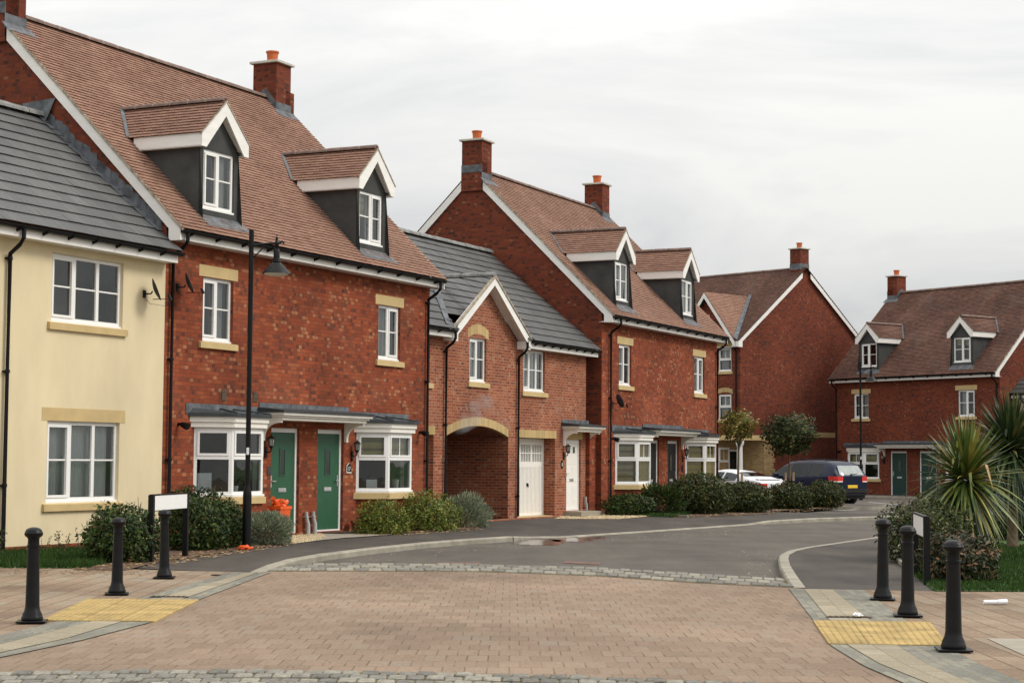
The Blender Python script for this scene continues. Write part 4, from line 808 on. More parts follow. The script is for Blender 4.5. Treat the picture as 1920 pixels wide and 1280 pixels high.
wn = window(houseB, facT(2.2, .06), .94, 3.5, 4.62, 2, True, curtain=[('net', .08, .86, 3.58, 4.6)], arch=.11); sill_lintel(wn, facT(2.2), .94, 3.5, 4.62, True, False)
wn = window(houseB, facT(5.35, .06), 1.37, 3.38, 4.5, 3, True, curtain=[('net', .08, 1.29, 3.45, 4.48)], opener=0); sill_lintel(wn, facT(5.35), 1.37, 3.38, 4.5, True, False)
wn = window(houseB, facT(-1.5, .06), 1.6, 3.38, 4.5, 3, True); sill_lintel(wn, facT(-1.5), 1.6, 3.38, 4.5, True, False)
def garage(x0, x1):
    y = .34; m = MB(); w_ = x1 - x0; za = 1.42
    m.box(x0 + .09, x1 - .09, y + .02, y + .05, 0.02, za)
    k = int((w_ - .3) / .085)
    for i in range(k): m.box(x0 + .15 + i * .085, x0 + .15 + i * .085 + .055, y + .006, y + .02, .1, za - .08)
    m.box(x0 + .09, x1 - .09, y + .004, y + .02, .02, .1); m.box(x0 + .09, x1 - .09, y + .004, y + .02, za - .08, za)
    n = 3; pw = (w_ - .18) / n; zb, zc = za + .07, 1.95
    m.box(x0 + .09, x1 - .09, y + .004, y + .05, za, zb); m.box(x0 + .09, x1 - .09, y + .004, y + .05, zc, 2.05)
    for i in range(n + 1): m.box(max(x0 + .09, x0 + .09 + i * pw - .05), min(x1 - .09, x0 + .09 + i * pw + .05), y + .002, y + .05, zb, zc)
    for i in range(n):
        a, b = x0 + .09 + i * pw + .05, x0 + .09 + (i + 1) * pw - .05
        for q in (1, 2, 3): m.box(a + (b - a) * q / 4 - .012, a + (b - a) * q / 4 + .012, y + .006, y + .04, zb, zc)
        m.box(a, b, y + .007, y + .04, (zb + zc) / 2 - .014, (zb + zc) / 2 + .014)
    o = m.build('garage_door', M['wdoor'], houseB)
    f = MB(); f.box(x0 + .003, x0 + .088, y, y + .07, 0, 2.12); f.box(x1 - .088, x1 - .003, y, y + .07, 0, 2.12); f.box(x0 + .088, x1 - .088, y, y + .07, 2.052, 2.12); f.build('garage_frame', M['white'], o)
    g = MB(); g.box(x0 + .1, x1 - .1, y + .041, y + .046, zb, zc); g.build('garage_glass', flat('obscure_glazing', (.40, .40, .385), .3, var=.1), o)
    h = MB(); cx = (x0 + x1) / 2 + .1; h.lathe([(.035, 0), (.035, .02)], n=10); hb = MB(); hb.box(cx - .035, cx + .035, y - .01, y + .006, .83, .91); hb.box(cx - .012, cx + .012, y - .04, y - .01, .8, .89); hb.build('garage_handle', M['black'], o)
    s = MB(); s.box(x0 + .01, x1 - .01, .05, .5, -.04, .014); s.build('garage_threshold', M['stone'], o)
garage(5.07, 7.42); garage(-1.9, .33)
front_door(houseB, 8.19, 9.20, .12, 2.12, M['wdoor'], hand=-1, slot=False, panels=True)
porch(houseB, 7.85, 9.75, 2.34, .55); wall_lantern(houseB, 8.0, 1.86); plaque(houseB, 7.88, 1.42, 'oval', '8')
m = MB(); m.box(8.0, 9.5, -.55, 0, -.05, .105); m.build('door_step', M['slab'], houseB)
m = MB(); m.tube([(9.42, -.06, .5), (9.42, -.06, .36), (9.45, -.08, .25), (9.45, -.08, 0)], .04, 8); m.build('meter_pipe', M['gpipe'], houseB, smooth=True)
# garden wall that closes the gap to the next house
gw = thing('garden_wall', 'red brick garden wall closing the gap beside the white front door', 'wall', (*row((UB + XB) * KB, DB * KB), 0), AT)
gy = DA - DB * KB + .12; m = MB(); m.box(.02, .52, gy + .35, gy + .57, -.1, 2.18); m.build('wall', M['brick_red'], gw); m = MB(); m.box(.02, .52, gy + .33, gy + .59, 2.181, 2.22); m.box(.02, .52, gy + .35, gy + .57, 2.221, 2.40); m.build('coping', M['brick_red'], gw)

# ------------------------------------------------------------------ tall gabled house behind
AE = math.atan2(.669, .743); exE, eyE = frame(AE)
houseE = thing('gabled_house', 'tall red brick house whose blank gable faces the camera behind the two cars', 'house', (10.92, 86.0, 0), AE)
WE, HE, AEz = 9.8, 7.35, 11.05; LE = 13.0; sE = (AEz - HE) / (WE / 2)
m = MB(); pz = 2.55     # ground floor corner is a porch, its column at the corner
m.poly([(0, 0, pz + .25), (WE, 0, pz + .25), (WE, 0, HE), (WE / 2, 0, AEz), (0, 0, HE)]); m.poly([(2.0, 0, -.2), (WE, 0, -.2), (WE, 0, pz + .25), (2.0, 0, pz + .25)])
m.poly([(WE, 0, -.2), (WE, LE, -.2), (WE, LE, HE), (WE, 0, HE)])
TE = lambda s, n, z: (-n, s, z)      # left face: s runs back along it
hl = [(.55, 1.38, 3.55, 4.75), (.55, 1.38, 5.85, 7.0)]
mm = lambda x, yy, z: (yy, x, z)
holes_wall(m, 0, LE, pz + .25, HE, hl, 0.0, .08, mm); m.poly([(0, 4.4, -.2), (0, LE, -.2), (0, LE, pz + .25), (0, 4.4, pz + .25)])
cgx, cga, cgh = 2.05, 1.95, 9.75          # cross gable on the left face
m.poly([(0, cgx - cga + .2, HE), (0, cgx + cga - .2, HE), (0, cgx, cgh - .25)])
m.build('wall', M['brick_dark'], houseE)
m = MB(); m.poly([(2.0, 1.6, -.2), (0.02, 1.6, -.2), (0.02, 1.6, pz), (2.0, 1.6, pz)]); m.poly([(1.7, 0, -.2), (1.7, 4.4, -.2), (1.7, 4.4, pz), (1.7, 0, pz)]); m.box(1.72, 2.35, -.012, .3, -.2, pz); m.poly([(0, 4.4, -.2), (1.7, 4.4, -.2), (1.7, 4.4, pz), (0, 4.4, pz)])
for k in range(10): m.box(2.35, 2.35 + (.11 if k % 2 else .22), -.012, .1, k * .25, k * .25 + .2)
m.build('porch_wall', M['brick_buff'], houseE)
m = MB(); m.box(-.012, 2.2, -.012, .2, pz, pz + .24); m.box(-.012, .2, .2, 4.5, pz, pz + .24); m.build('stone_band', M['stone'], houseE); m = MB(); m.box(5.4, 9.0, -.012, .1, 2.75, 3.0); m.build('lintel', M['stone'], houseE)
m = MB(); m.poly([(0, 0, pz - .001), (2, 0, pz - .001), (2, 4.4, pz - .001), (0, 4.4, pz - .001)]); m.build('porch_ceiling', M['cream_trim'], houseE)
m = MB(); m.lathe([(.22, 0), (.22, .12), (.16, .16), (.16, .3), (.13, 2.2), (.14, 2.25), (.2, 2.38), (.2, 2.52)], (.16, .16, 0), 20); m.build('porch_column', M['white'], houseE, smooth=True)
Tp = lambda s, n, z: (.25 + s, 1.58 - n, z); window(houseE, Tp, .8, .8, 2.2, 1, 2, sash=.5)
front_door(houseE, 1.0, 1.65, .0, 2.1, M['bdoor'], y=1.58)
for (a, b, c, d) in hl:
    T = (lambda a: (lambda s, n, z: (.05 - n, a + (b - a) - s, z)))(a); wn = window(houseE, T, b - a, c, d, 1, 2, sash=.48, curtain=[('net', .06, b - a - .06, c + .7, d - .05), ('drape', .06, .5, c + .08, c + .72)], arch=.1)
    s_ = MB(); s_.box(-.055, .02, a - .1, b + .1, c - .13, c - .003); s_.build('sill', M['stone'], wn)
    s_ = MB(); n = 10
    for i in range(n):
        p, q = a - .08 + (b - a + .16) * i / n, a - .08 + (b - a + .16) * (i + 1) / n; zf = lambda s: d + .1 * math.sin(math.pi * (s - a + .08) / (b - a + .16)) + .01
        s_.poly([(-.006, p, zf(p)), (-.006, q, zf(q)), (-.006, q, zf(q) + .22), (-.006, p, zf(p) + .22)], uv=[(p, .005), (q, .005), (q, .22), (p, .22)])
    s_.build('brick_arch', M['soldier'], wn)
t = MB(); xo = .25; zE = HE - xo * sE + .12; zA = AEz + .12
tiled(t, (-xo, LE, zE), (-xo, -.15, zE), (WE / 2, LE, zA), (WE / 2, -.15, zA), seed=41, gauge=.10); tiled(t, (WE + xo, -.15, zE), (WE + xo, LE, zE), (WE / 2, -.15, zA), (WE / 2, LE, zA), seed=42, gauge=.2, tw=.33); rE = t.build('roof', M['tile_dark'], houseE)
m, j_ = MB(), Pieces(); ridge(m, j_, (WE / 2, -.15, zA), (WE / 2, LE, zA), .1, .45); m.build('ridge', M['ridge'], rE)
m = MB()
for sx, X in ((-1, -xo), (1, WE + xo)): m.prism([(WE / 2 + sx * .32, zA - .05 - .32 * sE), (X, zE - .03), (X, zE - .3), (X - sx * .28, zE - .3), (X - sx * .28, zE - .24 + .28 * sE), (WE / 2 + sx * .32, zA - .30 - .32 * sE)], -.13, -.1, 'y')
m.box(-xo + .02, -xo + .05, -.1, 0.3, zE - .28, zE - .02); m.box(-xo + .05, -.002, -.1, LE, zE - .28, zE - .26); m.build('bargeboard', M['fascia'], rE)
t = MB(); xq = lambda z: -xo + (z - zE) / sE; pc = (cgh - zE) / cga
tiled(t, (-.3, cgx - cga, zE), (xq(zE), cgx - cga, zE), (-.3, cgx, cgh), (xq(cgh), cgx, cgh), seed=43, gauge=.10); tiled(t, (xq(zE), cgx + cga, zE), (-.3, cgx + cga, zE), (xq(cgh), cgx, cgh), (-.3, cgx, cgh), seed=44, gauge=.10); cg = t.build('gable_roof', M['tile'], houseE)
m = MB()
for s_ in (-1, 1): m.prism([(cgx, cgh - .04), (cgx + s_ * cga, zE - .04), (cgx + s_ * (cga), zE - .3), (cgx, cgh - .3)], -.3, -.27, 'x')
m.build('bargeboard', M['fascia'], cg); m = MB(); m.poly([(xq(zE) - .02, cgx - cga - .16, zE + .05), (xq(zE) - .02, cgx - cga + .1, zE + .05 + .1 * pc), (xq(cgh), cgx + .0, cgh + .07), (xq(cgh), cgx - .22, cgh + .06)]); m.build('valley', M['lead'], cg)
m = MB(); m.box(-.02, .0, cgx - .13, cgx + .13, HE + .75, HE + 1.3); m.build('slit_vent', M['stone'], houseE)
m = MB(); m.tube([(-.2, .22, zE - .1), (-.2, .22, zE - .25), (-.06, .22, zE - .5), (-.06, .22, 2.8)], .04, 8); m.build('downpipe', M['black'], houseE)
chimney(houseE, WE / 2 - .33, WE / 2 + .33, .33, 12.1, zA, 0.0, hw=.33, mat=M['brick_dark'])

# ------------------------------------------------------------------ cream house at the right edge and a house glimpsed behind
exD, eyD = frame(AD); oF = Vector((15.83, 88.07)) + exD * 10.1
houseF = thing('cream_house', 'cream rendered house with a grey roof at the right edge behind the palms', 'house', (oF.x, oF.y, -.08), AD)
m = MB(); yF = 1.05; holes_wall(m, .004, 9, 0, 4.75, [(1.6, 3.3, 3.3, 4.4), (1.6, 3.3, .8, 2.1)], yF, .09); m.poly([(9, yF, 0), (9, yF + 6, 0), (9, yF + 6, 4.7), (9, yF, 4.7)]); m.build('wall', M['cream'], houseF)
t = MB(); tiled(t, (.004, yF - .4, 4.72), (9, yF - .4, 4.72), (.004, yF + 3.0, 7.4), (9, yF + 3.0, 7.4), .335, .33, .026, .0015, 51); rF = t.build('roof', M['slate'], houseF)
m = MB(); m.box(.004, 9, yF - .3, yF - .27, 4.5, 4.7); m.box(.004, 9, yF - .27, yF - .002, 4.5, 4.52); m.build('fascia', M['fascia'], rF); gutter(houseF, -.05, 9, yF - .36, 4.70); downpipe(houseF, .55, 4.64, yF - .36, y=yF - .06)
for z0_, z1_ in ((3.3, 4.4), (.8, 2.1)): window(houseF, facT(1.6, yF + .06), 1.7, z0_, z1_, 3, True)
pG = (-3.4, 66.0); houseG = thing('brick_house', 'brown tiled roof of a house showing behind the link house', 'house', (*pG, 0), R(95))
m = MB(); m.box(-6, 6, 0, 7, 0, 5.2); m.poly([(-6, 0, 5.2), (-6, 7, 5.2), (-6, 3.5, 8.6)]); m.poly([(6, 0, 5.2), (6, 7, 5.2), (6, 3.5, 8.6)]); m.build('wall', M['brick_dark'], houseG)
t = MB(); tiled(t, (-6.2, -.3, 5.05), (6.2, -.3, 5.05), (-6.2, 3.5, 8.75), (6.2, 3.5, 8.75), .12, .2, seed=61); t.poly([(6.2, 7.3, 5.05), (-6.2, 7.3, 5.05), (-6.2, 3.5, 8.75), (6.2, 3.5, 8.75)]); t.build('roof', M['tile_dark'], houseG)

# ------------------------------------------------------------------ ground
RZ0 = -0.10            # carriageway level; footways and the paved table are at 0
def struct(o, **k): o['kind'] = 'structure'; return o
def flatpoly(name, pts, mat, z=None):
    m = MB(); m.poly([(p[0], p[1], p[2] if z is None else z) for p in pts]); return struct(m.build(name, mat))
m = MB(); m.poly([(-400, -60, -.17), (400, -60, -.17), (400, 900, -.17), (-400, 900, -.17)]); struct(m.build('ground', M['turf']))
m = MB(); m.poly([(-30, 22.5, RZ0), (60, 22.5, RZ0), (60, 130, RZ0), (-30, 130, RZ0)]); struct(m.build('road', M['asphalt']))
# left kerb: seen line of its upper edge, (x, y in the photo, height)
KL = [(467, 1073, 0), (500, 1059, 0), (540, 1047.5, 0), (600, 1037.5, 0), (690, 1026.5, 0), (787, 1016.5, 0), (870, 1010, 0), (950, 1005, 0), (985, 1005.5, -.055), (1050, 1005, -.075), (1205, 995, -.075), (1397, 982, -.075), (1439, 975.5, -.01), (1520, 971, 0), (1600, 968.5, 0), (1677, 966.5, 0), (1740, 965, 0)]
KLw = [G(*k) for k in KL]
def offs(path, d):      # offset a path to the right by d
    o = []
    for i, p in enumerate(path):
        a = path[max(0, i - 1)]; b = path[min(len(path) - 1, i + 1)]; t = Vector((b.x - a.x, b.y - a.y)).normalized(); o.append(Vector((p.x + t.y * d, p.y - t.x * d, p.z)))
    return o
def refine(path, step=0.6):
    out = []
    for a, b in zip(path, path[1:]):
        n = max(1, int((b - a).length / step)); out += [a.lerp(b, i / n) for i in range(n)]
    return out + [path[-1]]
def strip(mb, A, B, w_):
    u = 0
    for i in range(len(A) - 1):
        d = (A[i + 1] - A[i]).length; mb.poly([A[i], B[i], B[i + 1], A[i + 1]], uv=[(u, 0), (u, w_), (u + d, w_), (u + d, 0)]); u += d
def kerb(name, path, side=1, wd=.125, low=RZ0):
    P = refine(path, .915); Q = offs(P, side * wd); m = MB()
    for i in range(len(P) - 1):
        a, b, c, d = P[i], P[i + 1], Q[i + 1], Q[i]; g = (b - a).normalized() * .004
        up = lambda p, k: Vector((p.x, p.y, p.z + k)); c2, d2 = offs([a, b], side * (wd + .022))[1], offs([a, b], side * (wd + .022))[0]
        a, d = a + g, d + g; b, c = b - g, c - g
        m.poly([up(a, .004), up(d, .004), up(c, .004), up(b, .004)])
        e_, f_ = Vector((d2.x, d2.y, d.z - .02)), Vector((c2.x, c2.y, c.z - .02))
        m.poly([up(d, .004), e_, f_, up(c, .004)]); m.poly([e_, Vector((e_.x, e_.y, low - .02)), Vector((f_.x, f_.y, low - .02)), f_])
    return struct(m.build(name, M['kerb']))
kerb('kerb', KLw)
# left tarmac footway, from the kerb back to the house fronts
m = MB(); Kr = refine(KLw, .8)
back = [Vector((p.x - 14 * .9 if p.y < 60 else p.x - 6, p.y + (6.5 if p.y < 60 else 9), 0)) for p in Kr]
for i in range(len(Kr) - 1): 
    b0, b1 = Kr[i].lerp(back[i], .12), Kr[i + 1].lerp(back[i + 1], .12); b0.z = b1.z = 0 
    dz_ = Vector((0, 0, -.003)); m.poly([Kr[i] + dz_, Kr[i + 1] + dz_, b1 + dz_, b0 + dz_]); m.poly([b0 + dz_, b1 + dz_, back[i + 1] + dz_, back[i] + dz_])
struct(m.build('pavement', M['tarmac']))
# the block-paved table in the foreground
far = [(-700, 1052), (0, 1064), (160, 1065), (272, 1067), (467, 1072.5), (505, 1071), (600, 1070.5), (760, 1070.5), (900, 1071.5), (1116, 1079.5), (1303, 1092.5), (1400, 1097.5), (1490, 1101.5), (1512, 1103), (1755, 1107.5), (1920, 1108.5), (2600, 1111)]
FW = [G(*p) for p in far]
m = MB(); y0 = 2.0
for a, b in zip(FW, FW[1:]): m.poly([(a.x, a.y, 0), (a.x * .7 - .0, y0, 0), (b.x * .7, y0, 0), (b.x, b.y, 0)][::-1])
m.poly([(FW[0].x, FW[0].y, 0), (FW[0].x * .7, y0, 0), (-60, y0, 0), (-60, FW[0].y, 0)]); m.poly([(FW[-1].x, FW[-1].y, 0), (60, FW[-1].y, 0), (60, y0, 0), (FW[-1].x * .7, y0, 0)]); m.poly([(-60, -40, 0), (60, -40, 0), (60, y0, 0), (-60, y0, 0)])
struct(m.build('paved_table', M['paver']))
def fan(name, pts, mat, z):
    m = MB(); m.poly([(*G(*p, z).to_2d(), z) for p in pts]); return struct(m.build(name, mat))
def bandstrip(name, A, B, mat, z, w_):
    "a paved band between two lines of photo points"
    a = [G(*p, z) for p in A]; b = [G(*p, z) for p in B]; n = 40
    def res(P):
        cum = [0]; 
        for p, q in zip(P, P[1:]): cum.append(cum[-1] + (q - p).length)
        o = []
        for i in range(n + 1):
            s = cum[-1] * i / n; k = max(j for j in range(len(P)) if cum[j] <= s + 1e-9); k = min(k, len(P) - 2); o.append(P[k].lerp(P[k + 1], (s - cum[k]) / max(1e-9, cum[k + 1] - cum[k])))
        return o
    m = MB(); strip(m, res(a), res(b), w_); return struct(m.build(name, mat))
# footway paving left and right of the table and the curved bands of setts
fan('footway', [(-700, 1052.4), (0, 1064.4), (160, 1065.4), (272, 1067.4), (433, 1072), (300, 1112), (110, 1165), (-40, 1200), (-700, 1330)], M['paver_l'], .004)
fan('footway', [(1618, 1105.5), (1755, 1107.8), (1920, 1108.8), (2600, 1111.5), (2900, 1700), (2400, 1440), (1920, 1290), (1790, 1220), (1700, 1165)], M['paver_l'], .004)
bandstrip('sett_band', [(433, 1072.6), (300, 1110), (160, 1151), (0, 1190), (-300, 1250)], [(467, 1073), (327, 1117), (190, 1163), (0, 1212), (-300, 1285)], M['sett_g'], .008, .9)
bandstrip('kerb_band', [(463, 1073), (318, 1114), (187, 1160), (0, 1207), (-300, 1280)], [(482, 1073), (356, 1117), (222, 1166), (120, 1197), (0, 1222), (-300, 1288)], M['sett_b'], .012, .35)
bandstrip('sett_band', [(480, 1073), (352, 1117.3), (218, 1166), (116, 1197), (0, 1222), (-300, 1287)], [(508, 1072), (378, 1121), (292, 1163), (150, 1200), (0, 1231), (-300, 1293)], M['sett_g'], .008, .45)
bandstrip('sett_band', [(1478, 1101.5), (1524, 1160), (1556, 1208), (1620, 1247), (1720, 1290), (1900, 1350)], [(1508, 1103.5), (1553, 1158), (1590, 1208), (1650, 1243), (1750, 1283), (1920, 1335)], M['sett_g'], .008, .3)
bandstrip('kerb_band', [(1508, 1103.5), (1553, 1158), (1590, 1208), (1650, 1243), (1750, 1283), (1920, 1335)], [(1562, 1104.5), (1630, 1160), (1682, 1208), (1738, 1243), (1830, 1283), (2000, 1335)], M['sett_b'], .012, .7)
bandstrip('sett_band', [(1562, 1104.5), (1630, 1160), (1682, 1208), (1738, 1243), (1830, 1283), (2000, 1335)], [(1620, 1105.5), (1703, 1165), (1768, 1208), (1830, 1240), (1930, 1283), (2100, 1335)], M['sett_g'], .008, .7)
fan('concrete_panel', [(1850, 1195.5), (1990, 1198), (2100, 1262), (1948, 1240)], M['slab'], .009)
# cobbled ramps: every sett is a separate stone in the strip
def cobbles(name, A, B, za, zb, rows, sw, label=None):
    a = [G(*p, za) for p in A]; b = [G(*p, zb) for p in B]
    def res(P, n):
        cum = [0]
        for p, q in zip(P, P[1:]): cum.append(cum[-1] + (q - p).length)
        o = []
        for i in range(n + 1):
            s = cum[-1] * i / n; k = max(j for j in range(len(P)) if cum[j] <= s + 1e-9); k = min(k, len(P) - 2); o.append(P[k].lerp(P[k + 1], (s - cum[k]) / max(1e-9, cum[k + 1] - cum[k])))
        return o
    Ln = sum((q - p).length for p, q in zip(a, a[1:])); n = int(Ln / sw); ra, rb = res(a, n * 2), res(b, n * 2)
    m = MB(); bd = MB()
    for i in range(n * 2): bd.poly([ra[i] + Vector((0, 0, .004)), rb[i] + Vector((0, 0, .004)), rb[i + 1] + Vector((0, 0, .004)), ra[i + 1] + Vector((0, 0, .004))])
    for r in range(rows):
        for i in range(n):
            k = i * 2 + (r % 2); 
            if k + 2 > n * 2: continue
            g = .09; f0, f1 = (r + .06) / rows, (r + .94) / rows
            p = [ra[k].lerp(rb[k], f0), ra[k + 2].lerp(rb[k + 2], f0), ra[k + 2].lerp(rb[k + 2], f1), ra[k].lerp(rb[k], f1)]
            c = sum(p, Vector()) / 4; q = [c + (x - c) * random.uniform(.86, .96) for x in p]; h = random.uniform(.016, .030)
            lo = [x + Vector((0, 0, .002)) for x in q]; mid = [c + (x - c) * .98 + Vector((0, 0, h * .7)) for x in q]; up = [c + (x - c) * .80 + Vector((0, 0, h)) for x in q]
            i0 = m.add(lo + mid + up); 
            for s in (0, 4):
                for j in range(4): m.f.append((i0 + s + j, i0 + s + (j + 1) % 4, i0 + s + 4 + (j + 1) % 4, i0 + s + 4 + j))
            m.f.append((i0 + 8, i0 + 9, i0 + 10, i0 + 11))
    o = struct(m.build(name, M['granite'], uv=False)); bdo = bd.build('cobble_joint', M['moss']); bdo['kind'] = 'structure'; return o
m = MB(); na_ = [(505, 1071), (600, 1070.5), (760, 1070.5), (900, 1071.5), (1116, 1079.5), (1303, 1092.5), (1400, 1097.5), (1490, 1101.5)]; fb_ = [(522, 1060), (600, 1056.5), (760, 1057), (900, 1058.5), (1116, 1064.5), (1303, 1076), (1400, 1081.5), (1474, 1087)]
cobbles('cobble_strip', na_, fb_, 0.0, RZ0 + .005, 3, .19)
NA = [(-200, 1268), (0, 1262.5), (300, 1258.5), (600, 1259), (760, 1261.5), (921, 1265.5), (1100, 1271), (1300, 1278), (1500, 1288)]
cobbles('cobble_strip', NA, [(p[0] * 1.0 + (p[0] - 960) * .10, p[1] + 70) for p in NA], .003, .003, 8, .135)
# right footway and its kerb
KR = [(1489, 1101.5, 0), (1475, 1080, 0), (1464, 1060, 0), (1461.5, 1047, 0), (1464, 1039.5, 0), (1479, 1032, 0), (1510, 1025.5, 0), (1559, 1018.5, -.05), (1642, 1006.8, -.08), (1760, 996, -.08), (1900, 985, -.08)]
KRw = [G(*k) for k in KR]; KRi = offs(KRw, .14)
kerb('kerb', KRi, -1, .14)
m = MB(); far_r = [G(1755, 1107.4)] + [G(1900, 1090 - 9 * i) for i in range(len(KRi) - 1)]
m.poly([*[tuple(p) for p in KRi], tuple(G(2000, 985, 0)), tuple(G(2000, 1107.6, 0)), tuple(G(1755, 1107.4, 0)), tuple(G(1512, 1103, 0))]); struct(m.build('pavement', M['tarmac']))
# lawns, beds, gravel and the path
fan('lawn', [(1752, 1107), (2300, 1109.5), (2300, 1010), (1700, 1010), (1690, 1060)], M['turf'], .012)
fan('lawn', [(-700, 1051.5), (0, 1063.5), (165, 1064), (190, 1058), (160, 1020), (-700, 1012)], M['turf'], .010)
def loc(house, x, y, z=0.0): 
    c, s = math.cos(house.rotation_euler.z), math.sin(house.rotation_euler.z); l = house.location; return Vector((l.x + c * x - s * y, l.y + s * x + c * y, z))
def lpoly(name, house, pts, mat, z): m = MB(); m.poly([tuple(loc(house, x, y, z)) for x, y in pts]); return struct(m.build(name, mat))
bedA = fan('planting_bed', [(140, 1067), (235, 1068), (300, 1052), (470, 1027), (545, 1019), (551, 1000), (300, 1010), (120, 1040)], M['mulch'], .011)
fan('planting_bed', [(670, 1001), (760, 998), (900, 990), (903, 975), (800, 970), (672, 988)], M['mulch'], .011)
fan('path', [(590, 1013), (640, 1008), (735, 1001.5), (700, 993), (590, 996)], M['slab'], .013)
fan('gravel_bed', [(543, 1019), (592, 1013), (600, 1004), (596, 995), (551, 998)], M['gravel'], .007)
bedC = fan('planting_bed', [(1142, 958), (1142, 950), (1260, 945), (1440, 945), (1560, 936), (1562, 951), (1500, 955), (1445, 958), (1440, 963), (1270, 969)], M['mulch'], .011)
fan('lawn', [(1145, 964.5), (1268, 968.5), (1300, 962), (1290, 950), (1150, 956)], M['turf'], .016)
fan('gravel_bed', [(1040, 972), (1060, 965.5), (1135, 964.5), (1225, 966.5), (1160, 972.5)], M['gravel'], .007)
def edging(pts, name='edging_kerb'): 
    P = [G(*p) for p in pts]; m = MB()
    for a, b in zip(P, P[1:]):
        s = (b - a).normalized().cross(Vector((0, 0, 1))) * .03; q = [a - s, b - s, b + s, a + s]
        m.poly([x + Vector((0, 0, .06)) for x in q]); 
        for i in range(4): m.poly([q[i], q[(i + 1) % 4], q[(i + 1) % 4] + Vector((0, 0, .06)), q[i] + Vector((0, 0, .06))])
    return struct(m.build(name, M['slab']))
edging([(1056, 965), (1135, 963.5), (1230, 966)]); edging([(1230, 966), (1290, 969.5)]); edging([(1720, 1075), (1690, 1058), (1677, 1040), (1690, 1025)])
def scatter(name, pts, n, z, mat, size, flatn=.5, kind='stuff'):
    P = [G(*p, z) for p in pts]; xs_ = [p.x for p in P]; ys_ = [p.y for p in P]
    def inside(x, y):
        c = False; j = len(P) - 1
        for i in range(len(P)):
            if (P[i].y > y) != (P[j].y > y) and x < (P[j].x - P[i].x) * (y - P[i].y) / (P[j].y - P[i].y) + P[i].x: c = not c
            j = i
        return c
    m = MB(); k = 0; tries = 0
    while k < n and tries < n * 20:
        tries += 1; x, y = random.uniform(min(xs_), max(xs_)), random.uniform(min(ys_), max(ys_))
        if not inside(x, y): continue
        r = size * random.uniform(.5, 1.2); a = random.uniform(0, 6.28); h = r * flatn
        i = m.add([(x + r * math.cos(a + t), y + r * math.sin(a + t) * random.uniform(.6, 1), z + .002) for t in (0, 1.57, 3.14, 4.71)] + [(x + random.uniform(-.3, .3) * r, y + random.uniform(-.3, .3) * r, z + h)])
        for q in range(4): m.f.append((i + q, i + (q + 1) % 4, i + 4))
        k += 1
    o = m.build(name, mat, uv=False); o['kind'] = kind; return o
scatter('gravel', [(543, 1019), (592, 1013), (612, 1006), (600, 998), (551, 998)], 2600, .007, M['gravel'], .022, .8)
scatter('gravel', [(1040, 972), (1060, 965.5), (1135, 964.5), (1225, 966.5), (1160, 972.5)], 2200, .007, M['gravel'], .03, .8)
scatter('fallen_leaves', [(150, 1068), (300, 1062), (480, 1032), (560, 1020), (540, 1010), (300, 1040), (120, 1055)], 700, .012, M['litter'], .035, .35)
scatter('fallen_leaves', [(660, 1004), (760, 1003), (905, 993), (905, 985), (800, 980), (665, 995)], 600, .012, M['litter'], .035, .35)
scatter('fallen_leaves', [(1260, 972), (1445, 964), (1590, 952), (1590, 945), (1440, 950), (1260, 960)], 500, .012, M['litter'], .04, .35)
scatter('fallen_leaves', [(0, 1075), (270, 1078), (280, 1068), (0, 1062)], 160, .006, M['litter'], .025, .3)
scatter('grit', [(560, 1056), (700, 1041), (960, 1016), (1400, 992), (1400, 1000), (960, 1030), (600, 1062)], 170, RZ0, M['gravel'], .014, .5)
scatter('grit', [(1380, 1030), (1460, 1040), (1480, 1092), (1400, 1085)], 60, RZ0, M['gravel'], .012, .5)
scatter('grit', [(480, 1065), (1500, 1105), (1640, 1270), (60, 1255)], 260, .001, M['litter'], .012, .4)
def grass(name, pts, n, z, hh=.06):
    P = [G(*p, z) for p in pts]; xs_ = [p.x for p in P]; ys_ = [p.y for p in P]
    def inside(x, y):
        c = False; j = len(P) - 1
        for i in range(len(P)):
            if (P[i].y > y) != (P[j].y > y) and x < (P[j].x - P[i].x) * (y - P[i].y) / (P[j].y - P[i].y) + P[i].x: c = not c
            j = i
        return c
    m = MB(); k = 0
    while k < n:
        x, y = random.uniform(min(xs_), max(xs_)), random.uniform(min(ys_), max(ys_))
        if not inside(x, y): continue
        a = random.uniform(0, 6.28); wv = .007; h = hh * random.uniform(.5, 1.3); dx, dy = random.uniform(-.5, .5) * h, random.uniform(-.5, .5) * h
        m.poly([(x - wv * math.cos(a), y - wv * math.sin(a), z), (x + wv * math.cos(a), y + wv * math.sin(a), z), (x + dx, y + dy, z + h)]); k += 1
    o = m.build(name, M['grass'], uv=False); o['kind'] = 'stuff'; return o
grass('grass', [(1752, 1107), (1960, 1108.5), (1960, 1022), (1760, 1022), (1690, 1060)], 26000, .012, .05)
grass('grass', [(-40, 1063), (165, 1064.5), (200, 1056), (160, 1030), (-40, 1035)], 12000, .010, .09)
grass('grass', [(1145, 964.5), (1268, 968.5), (1300, 962), (1150, 958)], 7000, .016, .08)
